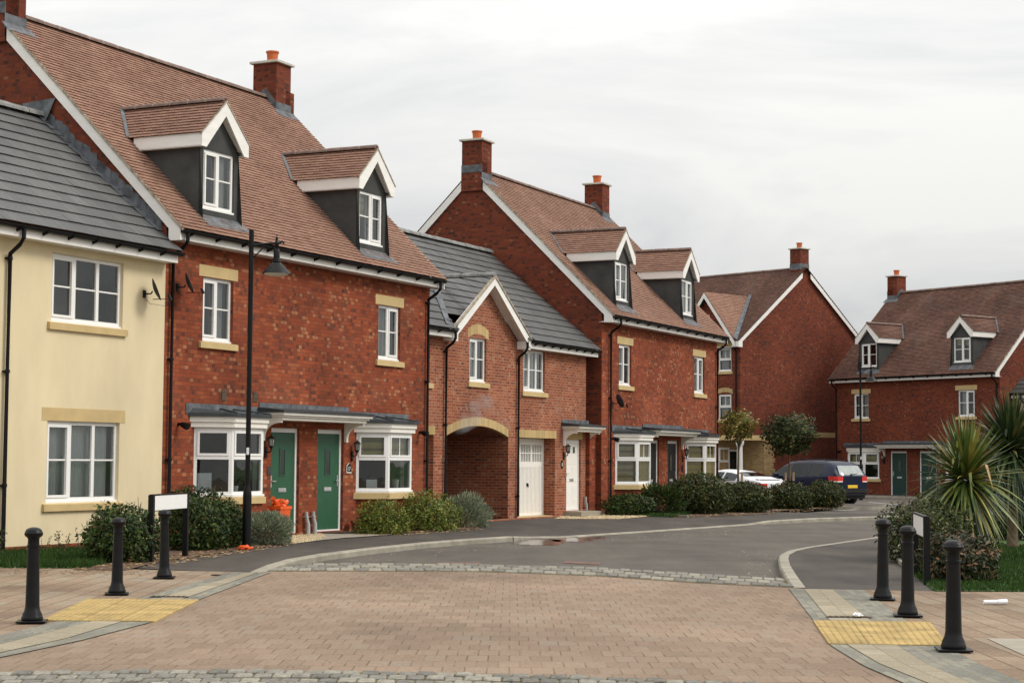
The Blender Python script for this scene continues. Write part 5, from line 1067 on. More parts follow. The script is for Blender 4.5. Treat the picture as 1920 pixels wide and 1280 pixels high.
# tactile paving
def tactile(q):
    m = MB(); P = [G(*p, .016) for p in q]; m.poly([tuple(p) for p in P])
    for i in range(4): m.poly([tuple(P[i]), tuple(P[(i + 1) % 4]), (P[(i + 1) % 4].x, P[(i + 1) % 4].y, 0), (P[i].x, P[i].y, 0)])
    L0 = (P[1] - P[0]).length; L1 = (P[3] - P[0]).length; nu, nv = int(L0 / .067), int(L1 / .067)
    for i in range(nu):
        for j in range(nv):
            u, v = (i + .5) / nu, (j + .5) / nv; c = P[0].lerp(P[1], u).lerp(P[3].lerp(P[2], u), v); r = .017
            k = m.add([(c.x + r * math.cos(t * 1.047), c.y + r * math.sin(t * 1.047), c.z) for t in range(6)] + [(c.x + r * .55 * math.cos(t * 1.047), c.y + r * .55 * math.sin(t * 1.047), c.z + .006) for t in range(6)])
            for t in range(6): m.f.append((k + t, k + (t + 1) % 6, k + 6 + (t + 1) % 6, k + 6 + t))
            m.f.append(tuple(k + 6 + t for t in range(6)))
    g = MB()
    for i in range(1, max(2, int(round(L0 / .4)))):
        u = i / int(round(L0 / .4)); a, b = P[0].lerp(P[1], u), P[3].lerp(P[2], u); d = (P[1] - P[0]).normalized() * .004; g.poly([a - d + Vector((0, 0, .0015)), a + d + Vector((0, 0, .0015)), b + d + Vector((0, 0, .0015)), b - d + Vector((0, 0, .0015))])
    o = struct(m.build('tactile_paving', M['tact'])); gg = g.build('tactile_joint', M['moss']); gg['kind'] = 'structure'
tactile([(163, 1121.7), (373, 1123), (290, 1163.5), (77, 1161.7)]); tactile([(1524.6, 1161.8), (1744, 1165), (1780, 1208.7), (1554, 1205)])
# marks, repairs, a painted reflection and the far kerbs
def mark(a, b, wd, z=RZ0 + .006, name='road_marking', mat=None): 
    a, b = G(*a, z), G(*b, z); s = (b - a).normalized().cross(Vector((0, 0, 1))) * wd / 2; m = MB(); m.poly([a - s, b - s, b + s, a + s]); return struct(m.build(name, mat or M['paint']))
mark((1628, 941), (1700, 947), .12); mark((1650, 957.5), (1690, 961), .12); mark((1560, 957), (1640, 953), .14)
M['wet'] = flat('wet_asphalt', (.075, .068, .062), .16, .5, var=.3, scale=3)
def puddle(cx, cy, rx, ry, seed):
    c = G(cx, cy, RZ0 + .005); m = MB(); n = 36; P = []
    for i in range(n):
        a = 2 * math.pi * i / n; r = 1 + .55 * noise.noise(Vector((math.cos(a) * 1.6, math.sin(a) * 1.6, seed))) + .2 * noise.noise(Vector((math.cos(a) * 5, math.sin(a) * 5, seed)))
        P.append((c.x + rx * r * math.cos(a), c.y + ry * r * math.sin(a), c.z))
    m.poly(P); return struct(m.build('puddle', M['wet']))
puddle(1012, 1016, .55, 1.3, 1); puddle(1062, 1011, .42, 1.1, 4); puddle(1108, 1007, .3, .8, 7)
fan('repair_and_reflection', [(1062, 1014), (1145, 1008), (1138, 1012.5), (1090, 1017)], flat('painted_brick_reflection', (.085, .058, .048), .8, var=.3, scale=5), RZ0 + .0035)  # reddish reflection of the brick, painted as a flat colour on the road
fan('repair_and_reflection', [(815, 1058), (905, 1059), (900, 1053.5), (822, 1053.5)], flat('brick_repair', (.15, .08, .062), .9, var=.35, scale=8), RZ0 + .007)
fan('repair_and_reflection', [(1055, 1054.5), (1125, 1058), (1125, 1054), (1060, 1051)], flat('brick_patch', (.15, .085, .065), .9, var=.35, scale=8), RZ0 + .007)
# kerb and footway before the far pair of houses
m = MB(); P = [loc(houseD, x, y, 0) for x, y in ((-3, -1.7), (16, -1.7), (16, .02), (-3, .02))]; m.poly([tuple(p) for p in P]); a, b = P[0], P[1]; m.poly([tuple(a), (a.x, a.y, -.12), (b.x, b.y, -.12), tuple(b)]); struct(m.build('pavement', M['tarmac']))
m = MB(); P = [loc(houseD, x, y, .006) for x, y in ((-3, -1.84), (16, -1.84), (16, -1.70), (-3, -1.70))]; Q = [loc(houseD, x, y, -.12) for x, y in ((-3, -1.86), (16, -1.86))]; m.poly([tuple(p) for p in P]); m.poly([tuple(P[0]), tuple(Q[0]), tuple(Q[1]), tuple(P[1])]); struct(m.build('kerb', M['kerb']))
m = MB(); c = G(1600, 952, RZ0); pts = [(c.x + 1.25 * math.cos(t), c.y + 2.1 * math.sin(t)) for t in [i * math.pi / 14 - 1.57 for i in range(15)]]
for p, q in zip(pts, pts[1:]):
    i0, i1 = ((p[0] - c.x) * .88 + c.x, (p[1] - c.y) * .93 + c.y), ((q[0] - c.x) * .88 + c.x, (q[1] - c.y) * .93 + c.y)
    m.poly([(*p, .004), (*q, .004), (*i1, .004), (*i0, .004)]); m.poly([(*p, -.12), (*q, -.12), (*q, .004), (*p, .004)])
for yy_, o_ in ((c.y - 2.1, .14), (c.y + 2.1, -.14)):
    m.poly([(c.x - 14, yy_, -.12), (c.x, yy_, -.12), (c.x, yy_, .004), (c.x - 14, yy_, .004)]); m.poly([(c.x - 14, yy_, .004), (c.x, yy_, .004), (c.x, yy_ + o_, .004), (c.x - 14, yy_ + o_, .004)])
struct(m.build('kerb', M['kerb'])); m = MB(); m.poly([(*p, 0) for p in pts] + [(c.x - 14, c.y + 2.1, 0), (c.x - 14, c.y - 2.1, 0)]); struct(m.build('pavement', M['tarmac']))

# ------------------------------------------------------------------ street furniture
def bollard_proto():
    t = thing('bollard', 'x', 'bollard', (0, 0, 0), 0, 'black cast iron bollards beside the crossing')
    m = MB(); m.lathe([(.094, .018), (.099, .028), (.099, .05), (.092, .062), (.089, .08), (.072, .115), (.065, .155), (.054, .685), (.054, .698), (.061, .70), (.061, .716), (.054, .72), (.052, .765), (.057, .782), (.080, .80), (.085, .812), (.086, .828), (.080, .834), (.079, .842), (.068, .860), (.045, .874), (.018, .880), (.001, .8805)], n=28); m.build('post', M['iron'], t, smooth=True)
    m = MB(); m.box(-.135, .135, -.135, .135, 0.006, .022); m.build('base_plate', M['iron'], t, bevel=.004)
    return t
B0 = bollard_proto()
for i, (px, py, lab, r) in enumerate([(60, 1168.5, 'black bollard nearest the left edge of the picture, at the corner of yellow paving', .15), (219, 1115.5, 'black bollard in front of the dark round bush, behind the yellow paving', .2), (308, 1085, 'black bollard standing just in front of the white sign board by the cream house', .1),
        (1655, 1125.5, 'black bollard farthest back of the three beside the right-hand yellow paving', -.2), (1702, 1157, 'black bollard directly in front of the narrow white sign board by the palms', -.15), (1788, 1222, 'black bollard nearest the camera at the right, by the lawn', -.1)]):
    o = B0 if i == 0 else copy_tree(B0); p = G(px, py, .0); o.location = (p.x, p.y, .010); o.rotation_euler = (R(random.uniform(-.6, .6)), R(random.uniform(-.8, .8)), r); o['label'] = lab
    sc = {0: 1.0, 1: .98, 2: .99, 3: 1.03, 4: 1.03, 5: 1.03}[i]; o.scale = (sc, sc, sc)

def street_lamp(label, loc_, rz, H=5.46):
    t = thing('street_lamp', label, 'street lamp', loc_, rz, 'black street lamps with bell shaped shades')
    m = MB(); m.tube([(0, 0, 1.05), (0, 0, H)], .043, 14); m.build('pole', M['iron'], t, smooth=True)
    m = MB(); m.lathe([(.075, 0), (.075, .9), (.07, .97), (.045, 1.06), (.045, 1.1)], n=18); m.build('base_section', M['iron'], t, smooth=True)
    za = H - .27; m = MB(); m.tube([(.04, 0, za), (.24, 0, za + .03), (.47, 0, za + .045), (.53, 0, za + .075), (.56, 0, za + .05), (.545, 0, za + .03)], .02, 8); m.tube([(.03, 0, za - .22), (.26, 0, za + .02)], .012, 6); m.tube([(0, 0, za - .03), (0, 0, za + .04)], .052, 12); m.build('arm', M['iron'], t, smooth=True)
    c = (.435, 0, za); m = MB()
    m.lathe([(.002, .20), (.012, .18), (.006, .165), (.022, .14), (.028, .12), (.012, .10), (.035, .07), (.042, .03), (.03, -.02), (.018, -.05), (.05, -.07), (.055, -.08), (.055, -.22), (.07, -.225), (.075, -.24), (.066, -.25), (.078, -.262), (.08, -.275), (.068, -.285), (.09, -.31), (.24, -.47), (.25, -.49), (.24, -.488), (.2, -.46)], c, 24); m.build('lamp_shade', M['iron'], t, smooth=True)
    m = MB(); m.lathe([(.215, -.482), (.20, -.50), (.13, -.525), (.01, -.535)], c, 24); m.build('lens', M['lens'], t, smooth=True)
    m = MB(); m.box(-.055, .055, -.078, -.046, 1.66, 1.74) if False else m.box(-.022, .022, -.047, -.0425, 1.60, 1.72); m.build('sticker', M['paper'], t)
    return t
p = G(462, 1028.5); L1 = street_lamp('tall black street lamp in front of the nearest bay window', (p.x, p.y, 0), R(3))
L2 = copy_tree(L1); L2.location = (15.12, 78.0, RZ0); L2.rotation_euler = (0, 0, R(2)); L2['label'] = 'smaller looking black street lamp behind the dark blue car'; L2.scale = (1.08, 1.08, 1.095)

def sign(label, a, b, h, panel_z, th=.05):
    t = thing('street_sign', label, 'sign', (a.x, a.y, 0), math.atan2(b.y - a.y, b.x - a.x), 'blank white street sign boards on black posts'); w_ = (b - a).length
    for x in (0, w_): m = MB(); m.box(x - .042, x + .042, -.04, .04, 0, h); m.build('post', M['black'], t, bevel=.004)
    m = MB(); m.box(.04, w_ - .04, -.03, .015, panel_z, h - .012); pn = m.build('panel', M['plate_white'], t); m = MB(); m.box(-.04, w_ + .04, -.034, .02, h - .012, h + .01); m.box(.04, w_ - .04, -.033, -.0, panel_z - .012, panel_z); m.build('panel_frame', M['black'], pn)
sign('wide white sign board on black posts beside the cream house', G(282, 1054), G(347, 1043), .99, .76)
a, b = G(1738, 1096), G(1717, 1079); sign('narrow white sign board on black posts below the front palm', b, a, .86, .60)

def dish(label, house, x, z, yaw, refl=M['lead_dark']):
    p = loc(house, x, 0, z + house.location.z); t = thing('satellite_dish', label, 'satellite dish', p, house.rotation_euler.z, 'satellite dishes on the house fronts')
    m = MB(); m.box(-.05, .05, -.03, 0, -.09, .09); m.tube([(0, -.02, 0), (0, -.22, .0), (0, -.26, .06)], .018, 8); m.build('wall_bracket', M['black'], t)
    d = MB(); n = 24; rings = []
    for k in range(6):
        r = k / 5; rings.append(d.add([(.25 * r * math.cos(2 * math.pi * q / n), -.07 * (r * r), .29 * r * math.sin(2 * math.pi * q / n)) for q in range(n)]))
    for k in range(5):
        for q in range(n): d.f.append((rings[k] + q, rings[k] + (q + 1) % n, rings[k + 1] + (q + 1) % n, rings[k + 1] + q))
    o = d.build('dish', refl, t, smooth=True); o.location = (0, -.30, .08); o.rotation_euler = (R(-22), 0, yaw)
    sm = o.modifiers.new('thick', 'SOLIDIFY'); sm.thickness = .008; t.scale = (.72, .72, .72)
    fw = Vector((math.sin(yaw), -math.cos(yaw), 0)); tip = Vector((0, -.30, -.12)) + fw * .42
    m = MB(); m.tube([Vector((0, -.27, -.14)), tip], .011, 6); m.tube([tip + Vector((0, 0, -.03)), tip + Vector((0, 0, .10)) - fw * .06], .035, 8); m.build('feed_arm', M['black'], t)
    m = MB(); m.tube([tip + Vector((0, 0, -.02)), tip + Vector((0, 0, -.18)) - fw * .1, Vector((0, -.2, -.25)), Vector((0, -.02, -.1))], .005, 5); m.build('cable', M['black'], t)
    return t
dish('dark satellite dish on the cream wall just below the white fascia', houseY, -.62, 4.42, R(40)); dish('dark satellite dish on red brick between the drainpipe and the upper window', houseA, .35, 4.62, R(40)); dish('dark satellite dish low on the wall of the house with black doors', houseC, .75, 3.15, R(52))

# ------------------------------------------------------------------ small objects
p = loc(houseA, 3.28, -.36); t = thing('recycling_box', 'orange open box standing beside the left green door', 'box', (p.x, p.y, .01), AT)
m = MB(); A = [(-.19, -.14, 0), (.19, -.14, 0), (.19, .14, 0), (-.19, .14, 0)]; B = [(-.25, -.19, .60), (.25, -.19, .60), (.25, .19, .60), (-.25, .19, .60)]
m.poly(A)
for i in range(4): m.poly([A[i], A[(i + 1) % 4], B[(i + 1) % 4], B[i]])
B2 = [(x * .9, y * .9, z - .01) for x, y, z in B]
for i in range(4): m.poly([B[i], B[(i + 1) % 4], B2[(i + 1) % 4], B2[i]])
m.poly([(x * .8, y * .8, .5) for x, y, z in B]); m.build('tub', M['orange'], t); m = MB(); m.box(-.27, .27, -.21, -.188, .56, .62); m.box(-.27, .27, .188, .21, .56, .62); m.box(-.27, -.248, -.188, .188, .56, .62); m.box(.248, .27, -.188, .188, .56, .62); m.build('rim', M['orange'], t); t.scale = (.74, .74, .98)
def crumple(name, label, cat, loc_, rad, mat, ears=0, seed=3, rz=0):
    m = MB(); n, k = 20, 12; P = []
    for i in range(k + 1):
        th = math.pi * i / k
        for j in range(n):
            ph = 2 * math.pi * j / n; d = Vector((math.sin(th) * math.cos(ph), math.sin(th) * math.sin(ph), math.cos(th)))
            r = 1 + .55 * (noise.noise(d * 2.1 + Vector((seed, 0, 0)))) + .25 * noise.noise(d * 5.3 + Vector((0, seed, 0))); P.append((d.x * rad[0] * r, d.y * rad[1] * r, max(0, rad[2] * (d.z * r + .9))))
    m.v = P
    for i in range(k):
        for j in range(n): m.f.append((i * n + j, i * n + (j + 1) % n, (i + 1) * n + (j + 1) % n, (i + 1) * n + j))
    for s in range(ears):
        a = Vector(((-1) ** s * rad[0] * .6, 0, rad[2] * 1.2)); b = a + Vector(((-1) ** s * rad[0] * .85, random.uniform(-.05, .05), rad[2] * (.9 if s else .3)))
        m.tube([a, a.lerp(b, .6), b], [.05, .035, .05], 6)
    o = m.build(name, mat, uv=False); o.location = loc_; o.rotation_euler = (0, 0, rz); tag(o, label, cat); return o
crumple('plastic_bag', 'knotted orange plastic bag lying on top of the orange box', 'bag', (p.x, p.y, .52), (.17, .13, .12), M['orange'], 2, 3, AT)
q = G(459, 1031); crumple('crumpled_bag', 'flattened orange plastic bag on the pavement at the lamp post foot', 'bag', (q.x, q.y, 0.0), (.115, .08, .045), M['orange'], 0, 8)
m = MB(); p = loc(houseA, 5.75, -.28); m.box(-.38, .38, -.26, .26, 0, .022); o = m.build('doormat', M['mat'], bevel=.006); o.location = (p.x, p.y, .013); o.rotation_euler = (0, 0, AT); tag(o, 'dark brown doormat before the right green front door', 'doormat')
p = loc(houseA, 6.45, -.22); t = thing('plant_pot', 'small dark red plant pot between the green door and the yellowish shrub', 'plant pot', (p.x, p.y, .01), 0); m = MB(); m.lathe([(.09, 0), (.13, .2), (.14, .2), (.14, .24), (.12, .24), (.11, .18)], n=16); m.build('pot', M['pot_red'], t, smooth=True); m = MB(); m.lathe([(.115, .19), (.001, .2)], n=16, cap=False); m.build('soil', M['mulch'], t)
def cover(label, px, py, l, w_, rz):
    q = G(px, py); t = thing('drain_cover', label, 'drain cover', (q.x, q.y, .013), rz); m = MB(); m.box(-l / 2, l / 2, -w_ / 2, w_ / 2, 0, .006); m.build('frame', M['cover'], t); m = MB(); n = 7
    for i in range(n): m.box(-l / 2 + .02 + (l - .04) * i / n, -l / 2 + (l - .04) * (i + 1) / n, -w_ / 2 + .02, w_ / 2 - .02, .006, .012)
    m.build('grate', M['cover'], t)
cover('rusty drain cover behind the left yellow paving', 318, 1120.5, .42, .10, 0); cover('rusty drain cover behind the right yellow paving', 1592, 1159, .44, .10, 0)
q = G(405, 1079); m = MB(); m.lathe([(.07, 0), (.07, .008), (.001, .008)], n=16); o = m.build('valve_cover', M['cover']); o.location = (q.x, q.y, .012); tag(o, 'small dark round cover in the grey setts near the kerb', 'cover')
q = G(1608, 1160); crumple('litter', 'white scrap of litter on the right drain cover', 'litter', (q.x, q.y, .026), (.045, .03, .018), M['paper'], 0, 5)
q = G(1866, 1134); t = thing('cup', 'crushed white cup lying on the paving in front of the lawn', 'litter', (q.x, q.y, .035), R(5)); m = MB(); m.tube([(-.13, 0, 0), (.02, 0, 0)], [.022, .026], 10); m.build('cup_body', M['paper'], t); m = MB(); m.tube([(.03, .01, 0), (.14, .03, .002)], [.026, .03], 10); m.build('lid', M['paper'], t)

# ------------------------------------------------------------------ plants
def leaves(pos, nrm, size, aspect=.42, droop=.0, fold=.25, seed=0):
    "numpy leaf cloud: one folded four-point leaf per position"
    n = len(pos); g = np.random.default_rng(seed)
    t = np.cross(nrm, g.normal(size=(n, 3))); t /= np.linalg.norm(t, axis=1)[:, None] + 1e-9
    d = t * .8 + nrm * g.uniform(-.1, .9, (n, 1)); d[:, 2] -= droop; d /= np.linalg.norm(d, axis=1)[:, None] + 1e-9
    s = np.cross(d, nrm + g.normal(size=(n, 3)) * .35); s /= np.linalg.norm(s, axis=1)[:, None] + 1e-9
    up = np.cross(s, d); L_ = (size * g.uniform(.6, 1.25, n))[:, None]
    a = pos; b = pos + d * L_ * .5 + s * L_ * aspect * .5 + up * L_ * fold * .3; c = pos + d * L_; e_ = pos + d * L_ * .5 - s * L_ * aspect * .5 + up * L_ * fold * .3
    V = np.stack([a, b, c, e_], 1).reshape(-1, 3); k = np.arange(n)[:, None] * 4
    F = np.concatenate([k + [0, 1, 2], k + [0, 2, 3]], 1).reshape(-1, 3); return V, F
def npmesh(name, V, F, mat, parent=None):
    me = bpy.data.meshes.new(name); nv, nf, k = len(V), len(F), F.shape[1]
    me.vertices.add(nv); me.vertices.foreach_set('co', V.astype(np.float32).ravel()); me.loops.add(nf * k); me.loops.foreach_set('vertex_index', F.astype(np.int32).ravel())
    me.polygons.add(nf); me.polygons.foreach_set('loop_start', np.arange(0, nf * k, k, dtype=np.int32)); me.polygons.foreach_set('loop_total', np.full(nf, k, dtype=np.int32)); me.update(calc_edges=True); me.validate()
    me.materials.append(mat); o = bpy.data.objects.new(name, me); COL.objects.link(o); o.parent = parent; return o
def cloud(n, rad, seed, shell=.30, lump=.28, freq=1.6, zc=.0, zmin=.02, flatb=True):
    "points spread through a lumpy ellipsoid, denser near the outside; returns positions and outward normals"
    g = np.random.default_rng(seed); d = g.normal(size=(n, 3)); d /= np.linalg.norm(d, axis=1)[:, None]
    lum = np.array([noise.noise(Vector(q) * freq + Vector((seed * 1.7, seed, 0))) + .5 * noise.noise(Vector(q) * freq * 2.6 + Vector((0, seed, seed))) for q in d])
    r = (1 + lump * lum) * (1 - np.abs(g.normal(0, shell, n))); r = np.clip(r, .12, 1.5)
    p = d * r[:, None] * np.array(rad); nr = d / np.array(rad); nr /= np.linalg.norm(nr, axis=1)[:, None]
    p[:, 2] += zc; k = p[:, 2] > zmin; return p[k], nr[k]
def bush(name, label, px, py, rad, n, size, mat, seed, group=None, spiky=False, zc=None, cat='bush', aspect=.42, yaw=0.0, droop=0.0, sprigs=0, lump=.28):
    q = G(px, py) if not isinstance(px, Vector) else px; t = thing(name, label, cat, (q.x, q.y, 0), yaw, group)
    zc = rad[2] * .42 if zc is None else zc; rz_ = rad[2] - zc if rad[2] > zc else rad[2]
    P, Nn = cloud(n, (rad[0], rad[1], rz_), seed, zc=zc, lump=lump)
    if spiky:
        Nn = Nn + np.array([0, 0, .55]); Nn /= np.linalg.norm(Nn, axis=1)[:, None]; V, F = leaves(P, Nn, size, aspect, -.9, .15, seed); g = np.random.default_rng(seed)
        d = Nn + g.normal(size=P.shape) * .28; d /= np.linalg.norm(d, axis=1)[:, None]; s = np.cross(d, g.normal(size=P.shape)); s /= np.linalg.norm(s, axis=1)[:, None]; L_ = (size * g.uniform(.6, 1.3, len(P)))[:, None]
        V = np.stack([P - s * L_ * aspect * .3, P + d * L_ * .5 + s * L_ * aspect * .5, P + d * L_, P + d * L_ * .5 - s * L_ * aspect * .5], 1).reshape(-1, 3)
    else: V, F = leaves(P, Nn, size, aspect, droop, .25, seed)
    o = npmesh('foliage', V, F, mat, t)
    m = MB(); rn = random.Random(seed)
    for i in range(12):
        a = rn.uniform(0, 6.28); e1 = Vector((math.cos(a) * rad[0] * .75, math.sin(a) * rad[1] * .75, rad[2] * rn.uniform(.45, .85))); m.tube([(rn.uniform(-.1, .1) * rad[0], rn.uniform(-.1, .1), 0), e1 * .45 + Vector((0, 0, .06)), e1], [.014, .009, .004], 5)
    if sprigs:
        for i in range(sprigs):
            a = rn.uniform(0, 6.28); b0 = Vector((math.cos(a) * rad[0] * .5, math.sin(a) * rad[1] * .5, rad[2] * .8)); m.tube([b0, b0 + Vector((rn.uniform(-.08, .08), rn.uniform(-.05, .05), rn.uniform(.15, .3)))], .004, 4)
    m.build('stems', M['bark'], t, uv=False); return t
def bpos(cx, base, half_px): return G(cx, base), half_px
ev = 'evergreen shrubs along the front gardens'
bush('bush', 'dark round evergreen bush against the cream wall, behind the second bollard', 224, 1053, (.56, .60, .86), 5200, .085, M['laurel'], 11, ev, sprigs=6)
bush('bush', 'large dark evergreen bush behind the left white sign board', 362, 1031, (.60, .55, 1.06), 6200, .085, M['laurel'], 12, ev, sprigs=5)
bush('bush', 'dark evergreen bush between the sign board and the lamp post', 416, 1026, (.48, .5, .84), 4600, .08, M['laurel'], 13, ev)
bush('lavender_bush', 'grey green lavender bush beside the lamp post foot', 500, 1021, (.45, .45, .57), 6500, .10, M['lavender'], 14, 'grey lavender bushes', True, aspect=.16)
bush('lavender_bush', 'grey green lavender bush by the archway, right of the yellowish shrubs', 868, 988, (.62, .55, .74), 6500, .12, M['lavender'], 15, 'grey lavender bushes', True, aspect=.16, zc=.2)
yel = 'yellowish green shrubs below the bay window'
bush('shrub', 'yellowish green shrub next to the small red plant pot', 716, 1001, (.56, .38, .66), 5600, .07, M['olive'], 16, yel, zc=.22, lump=.35)
bush('shrub', 'taller yellowish green shrub next to the lavender by the archway', 800, 994, (.74, .6, .84), 7600, .07, M['olive'], 17, yel, zc=.26, lump=.35)
bush('shrub', 'dark low shrub by the drainpipe of the house with black doors', 1178, 966.5, (.75, .34, .60), 4200, .09, M['laurel'], 18, ev)
bush('shrub', 'dark upright shrub in front of the left black door', 1238, 965, (.70, .40, .86), 4800, .10, M['laurel'], 19, ev, True, aspect=.3)
bush('hedge_bush', 'biggest dark hedge bush, in front of the bay window with yellow blinds', 1312, 963, (1.0, .85, 1.20), 7200, .11, M['laurel_b'], 20, ev, lump=.2)
bush('hedge_bush', 'green hedge bush in front of the white car, right of the biggest bush', 1395, 960, (.88, .8, .92), 6200, .11, M['laurel_b'], 21, ev, lump=.2)
bush('hedge_bush', 'brownish hedge bush at the foot of the dark round tree', 1478, 954, (.80, .7, .86), 5200, .11, M['laurel_b'], 22, ev, lump=.2)
bush('hedge_bush', 'green hedge bush beside the back wheel of the dark blue car', 1545, 951, (.72, .7, .92), 5200, .11, M['laurel_b'], 23, ev, lump=.2)
bush('bush', 'dark bush behind the narrow white sign board', 1732, 1052, (.70, .9, .98), 6500, .08, M['laurel_b'], 24, ev, sprigs=6)
bush('flowering_bush', 'wide bush with faded brown flower heads under the front palm', 1797, 1088, (.50, .6, .66), 6000, .075, M['rusty'], 25, ev)
for k, (px, py, r) in enumerate([(1860, 1010, (1.1, .9, .95)), (1935, 1012, (1.1, .9, 1.1)), (1800, 990, (1.3, 1, 1.0))]): bush('shrub', ['very dark shrub in shade between the two palm trunks', 'very dark shrub at the right edge behind the lawn', 'dark shrub far back behind the front palm'][k], px, py, r, 4200, .09, M['laurel'], 30 + k, ev)
def sapling(label, px, py, h, n, seed, size=.06, lean=0):
    q = G(px, py); t = thing('seedling', label, 'plant', (q.x, q.y, 0), 0, 'thin twiggy plants by the cream wall'); rn = random.Random(seed); m = MB(); P = []
    for i in range(3):
        tip = Vector((rn.uniform(-.12, .12) + lean, rn.uniform(-.08, .08), h * rn.uniform(.75, 1))); mid = tip * .5 + Vector((rn.uniform(-.04, .04), 0, 0)); m.tube([(0, 0, 0), mid, tip], [.007, .005, .003], 5)
        P += [Vector((0, 0, 0)).lerp(mid, u * 2) if u < .5 else mid.lerp(tip, u * 2 - 1) for u in [rn.uniform(.25, 1) for _ in range(n)]]
    m.build('stem', M['bark'], t, uv=False); P = np.array(P) + np.random.default_rng(seed).normal(0, .02, (len(P), 3)); Nn = np.random.default_rng(seed + 1).normal(size=P.shape); Nn /= np.linalg.norm(Nn, axis=1)[:, None]; V, F = leaves(P, Nn, size, .45, .2, .2, seed); npmesh('foliage', V, F, M['laurel_b'], t)
sapling('leggy young plant against the cream wall, nearest the first bollard', 117, 1040, .40, 22, 1); sapling('thin young plant against the cream wall, beside the dark bush', 152, 1036, .40, 16, 2, lean=.06); sapling('bare twiggy plant leaning right of the first bollard', 86, 1040, .32, 4, 4, .05); sapling('leafy plant cut by the left edge of the picture', 2, 1042, .42, 34, 3, .085)

def tree(label, px, py, zt, zc, rad, n, size, mat, seed, stake=True, zb=0.0):
    q = G(px, py, zb); t = thing('tree', label, 'tree', (q.x, q.y, zb), 0, 'small round-headed street trees'); rn = random.Random(seed); m = MB(); w = [(rn.uniform(-.03, .03), rn.uniform(-.03, .03), zt * i / 5) for i in range(6)]; m.tube(w, [.055, .045, .04, .036, .034, .03], 9)
    top = Vector(w[-1])
    for i in range(14):
        a = rn.uniform(0, 6.28); e1 = Vector((math.cos(a) * rad[0] * .8, math.sin(a) * rad[1] * .8, zc + rad[2] * rn.uniform(-.5, .75))); m.tube([top - Vector((0, 0, rn.uniform(0, .3))), top.lerp(e1, .5) + Vector((0, 0, .08)), e1], [.02, .012, .005], 5)
    m.build('trunk', M['bark'], t, smooth=True, uv=False)
    P, Nn = cloud(n, rad, seed, shell=.32, lump=.45, freq=2.0, zc=zc); V, F = leaves(P, Nn, size, .5, .25, .25, seed); npmesh('crown', V, F, mat, t); return q
q1 = tree('small tree with a thin yellowing crown before the porch', 1384, 957, 2.05, 2.68, (.54, .52, .46), 1250, .135, M['tree_a'], 41)
q2 = tree('small tree with a dense dark green crown before the dark blue car', 1480, 951.5, 2.0, 2.45, (.88, .86, .66), 4400, .125, M['laurel_b'], 42)
def stakes(label, q, d): 
    t = thing('tree_stake', label, 'stake', (q.x, q.y, 0), 0)
    for s in d: m = MB(); m.box(s - .035, s + .035, -.04, .04, 0, 1.18 + .05 * s); m.build('post', M['stake'], t, bevel=.006)
    m = MB(); m.box(min(d) - .05, max(d) + .05, -.055, -.04, .85, .9); m.build('tie', M['black'], t)
stakes('timber stake tied to the thin yellowing tree', q1, (.12,)); stakes('pair of timber stakes tied to the dark round tree', q2, (-.12, .14))

def palm(label, p, ztrunk, zc, n, Lf, mat, seed, r=.10, wd=.062):
    t = thing('palm', label, 'palm', (p.x, p.y, 0), 0, 'spiky cabbage palms on the lawn'); rn = random.Random(seed); m = MB(); ns = 9
    m.tube([(rn.uniform(-.01, .01), rn.uniform(-.01, .01), zc * i / ns) for i in range(ns + 1)], [r * 1.25] + [r * rn.uniform(.92, 1.08) for _ in range(ns - 1)] + [r * .7], 12); m.build('trunk', M['bark'], t, smooth=True, uv=False)
    f = MB()
    for i in range(n):
        el = -1.15 + 2.62 * (i / n) ** .85; a = i * 2.39996 + rn.uniform(-.2, .2); L_ = Lf * rn.uniform(.78, 1.12); d = Vector((math.cos(a) * math.cos(el), math.sin(a) * math.cos(el), math.sin(el))); base = Vector((0, 0, zc + .10 * (el / 1.5))) + d * .05
        sd = d.cross(Vector((0, 0, 1))); sd = sd.normalized() if sd.length > .05 else Vector((1, 0, 0)); sag = rn.uniform(.10, .30) * max(.2, math.cos(el)) + (.25 if el < .1 else 0) ; k = 6; tw = rn.uniform(-.5, .5); s2 = (sd * math.cos(tw) + sd.cross(d) * math.sin(tw)); rows = []
        bend = rn.random() < .04
        for j in range(k + 1):
            u = j / k; pt = base + d * L_ * u - Vector((0, 0, sag * L_ * u * u)); 
            if bend and u > .5: pt = base + d * L_ * .5 - Vector((0, 0, sag * L_ * .25)) + (d * .35 - Vector((0, 0, .9))) * L_ * (u - .5)
            ww = wd * .5 * (min(1, .55 + u * 2.2) if u < .35 else (1 - ((u - .35) / .65) ** 1.4)) + .0008; rows.append(f.add([pt - s2 * ww, pt + s2 * ww * .0 + s2.cross(d) * ww * .25, pt + s2 * ww]))
        for j in range(k): 
            for q in (0, 1): f.f.append((rows[j] + q, rows[j] + q + 1, rows[j + 1] + q + 1, rows[j + 1] + q))
    f.build('leaves', mat, t, uv=False); return t
palm('front palm with olive green sword leaves in front of the far houses', G(1811, 1046), 1.2, 1.25, 360, 1.0, M['palm'], 51)
palm('taller darker palm cut by the right edge of the picture', G(1898, 1027), 1.5, 1.72, 380, 1.08, M['palm_d'], 52, r=.10)

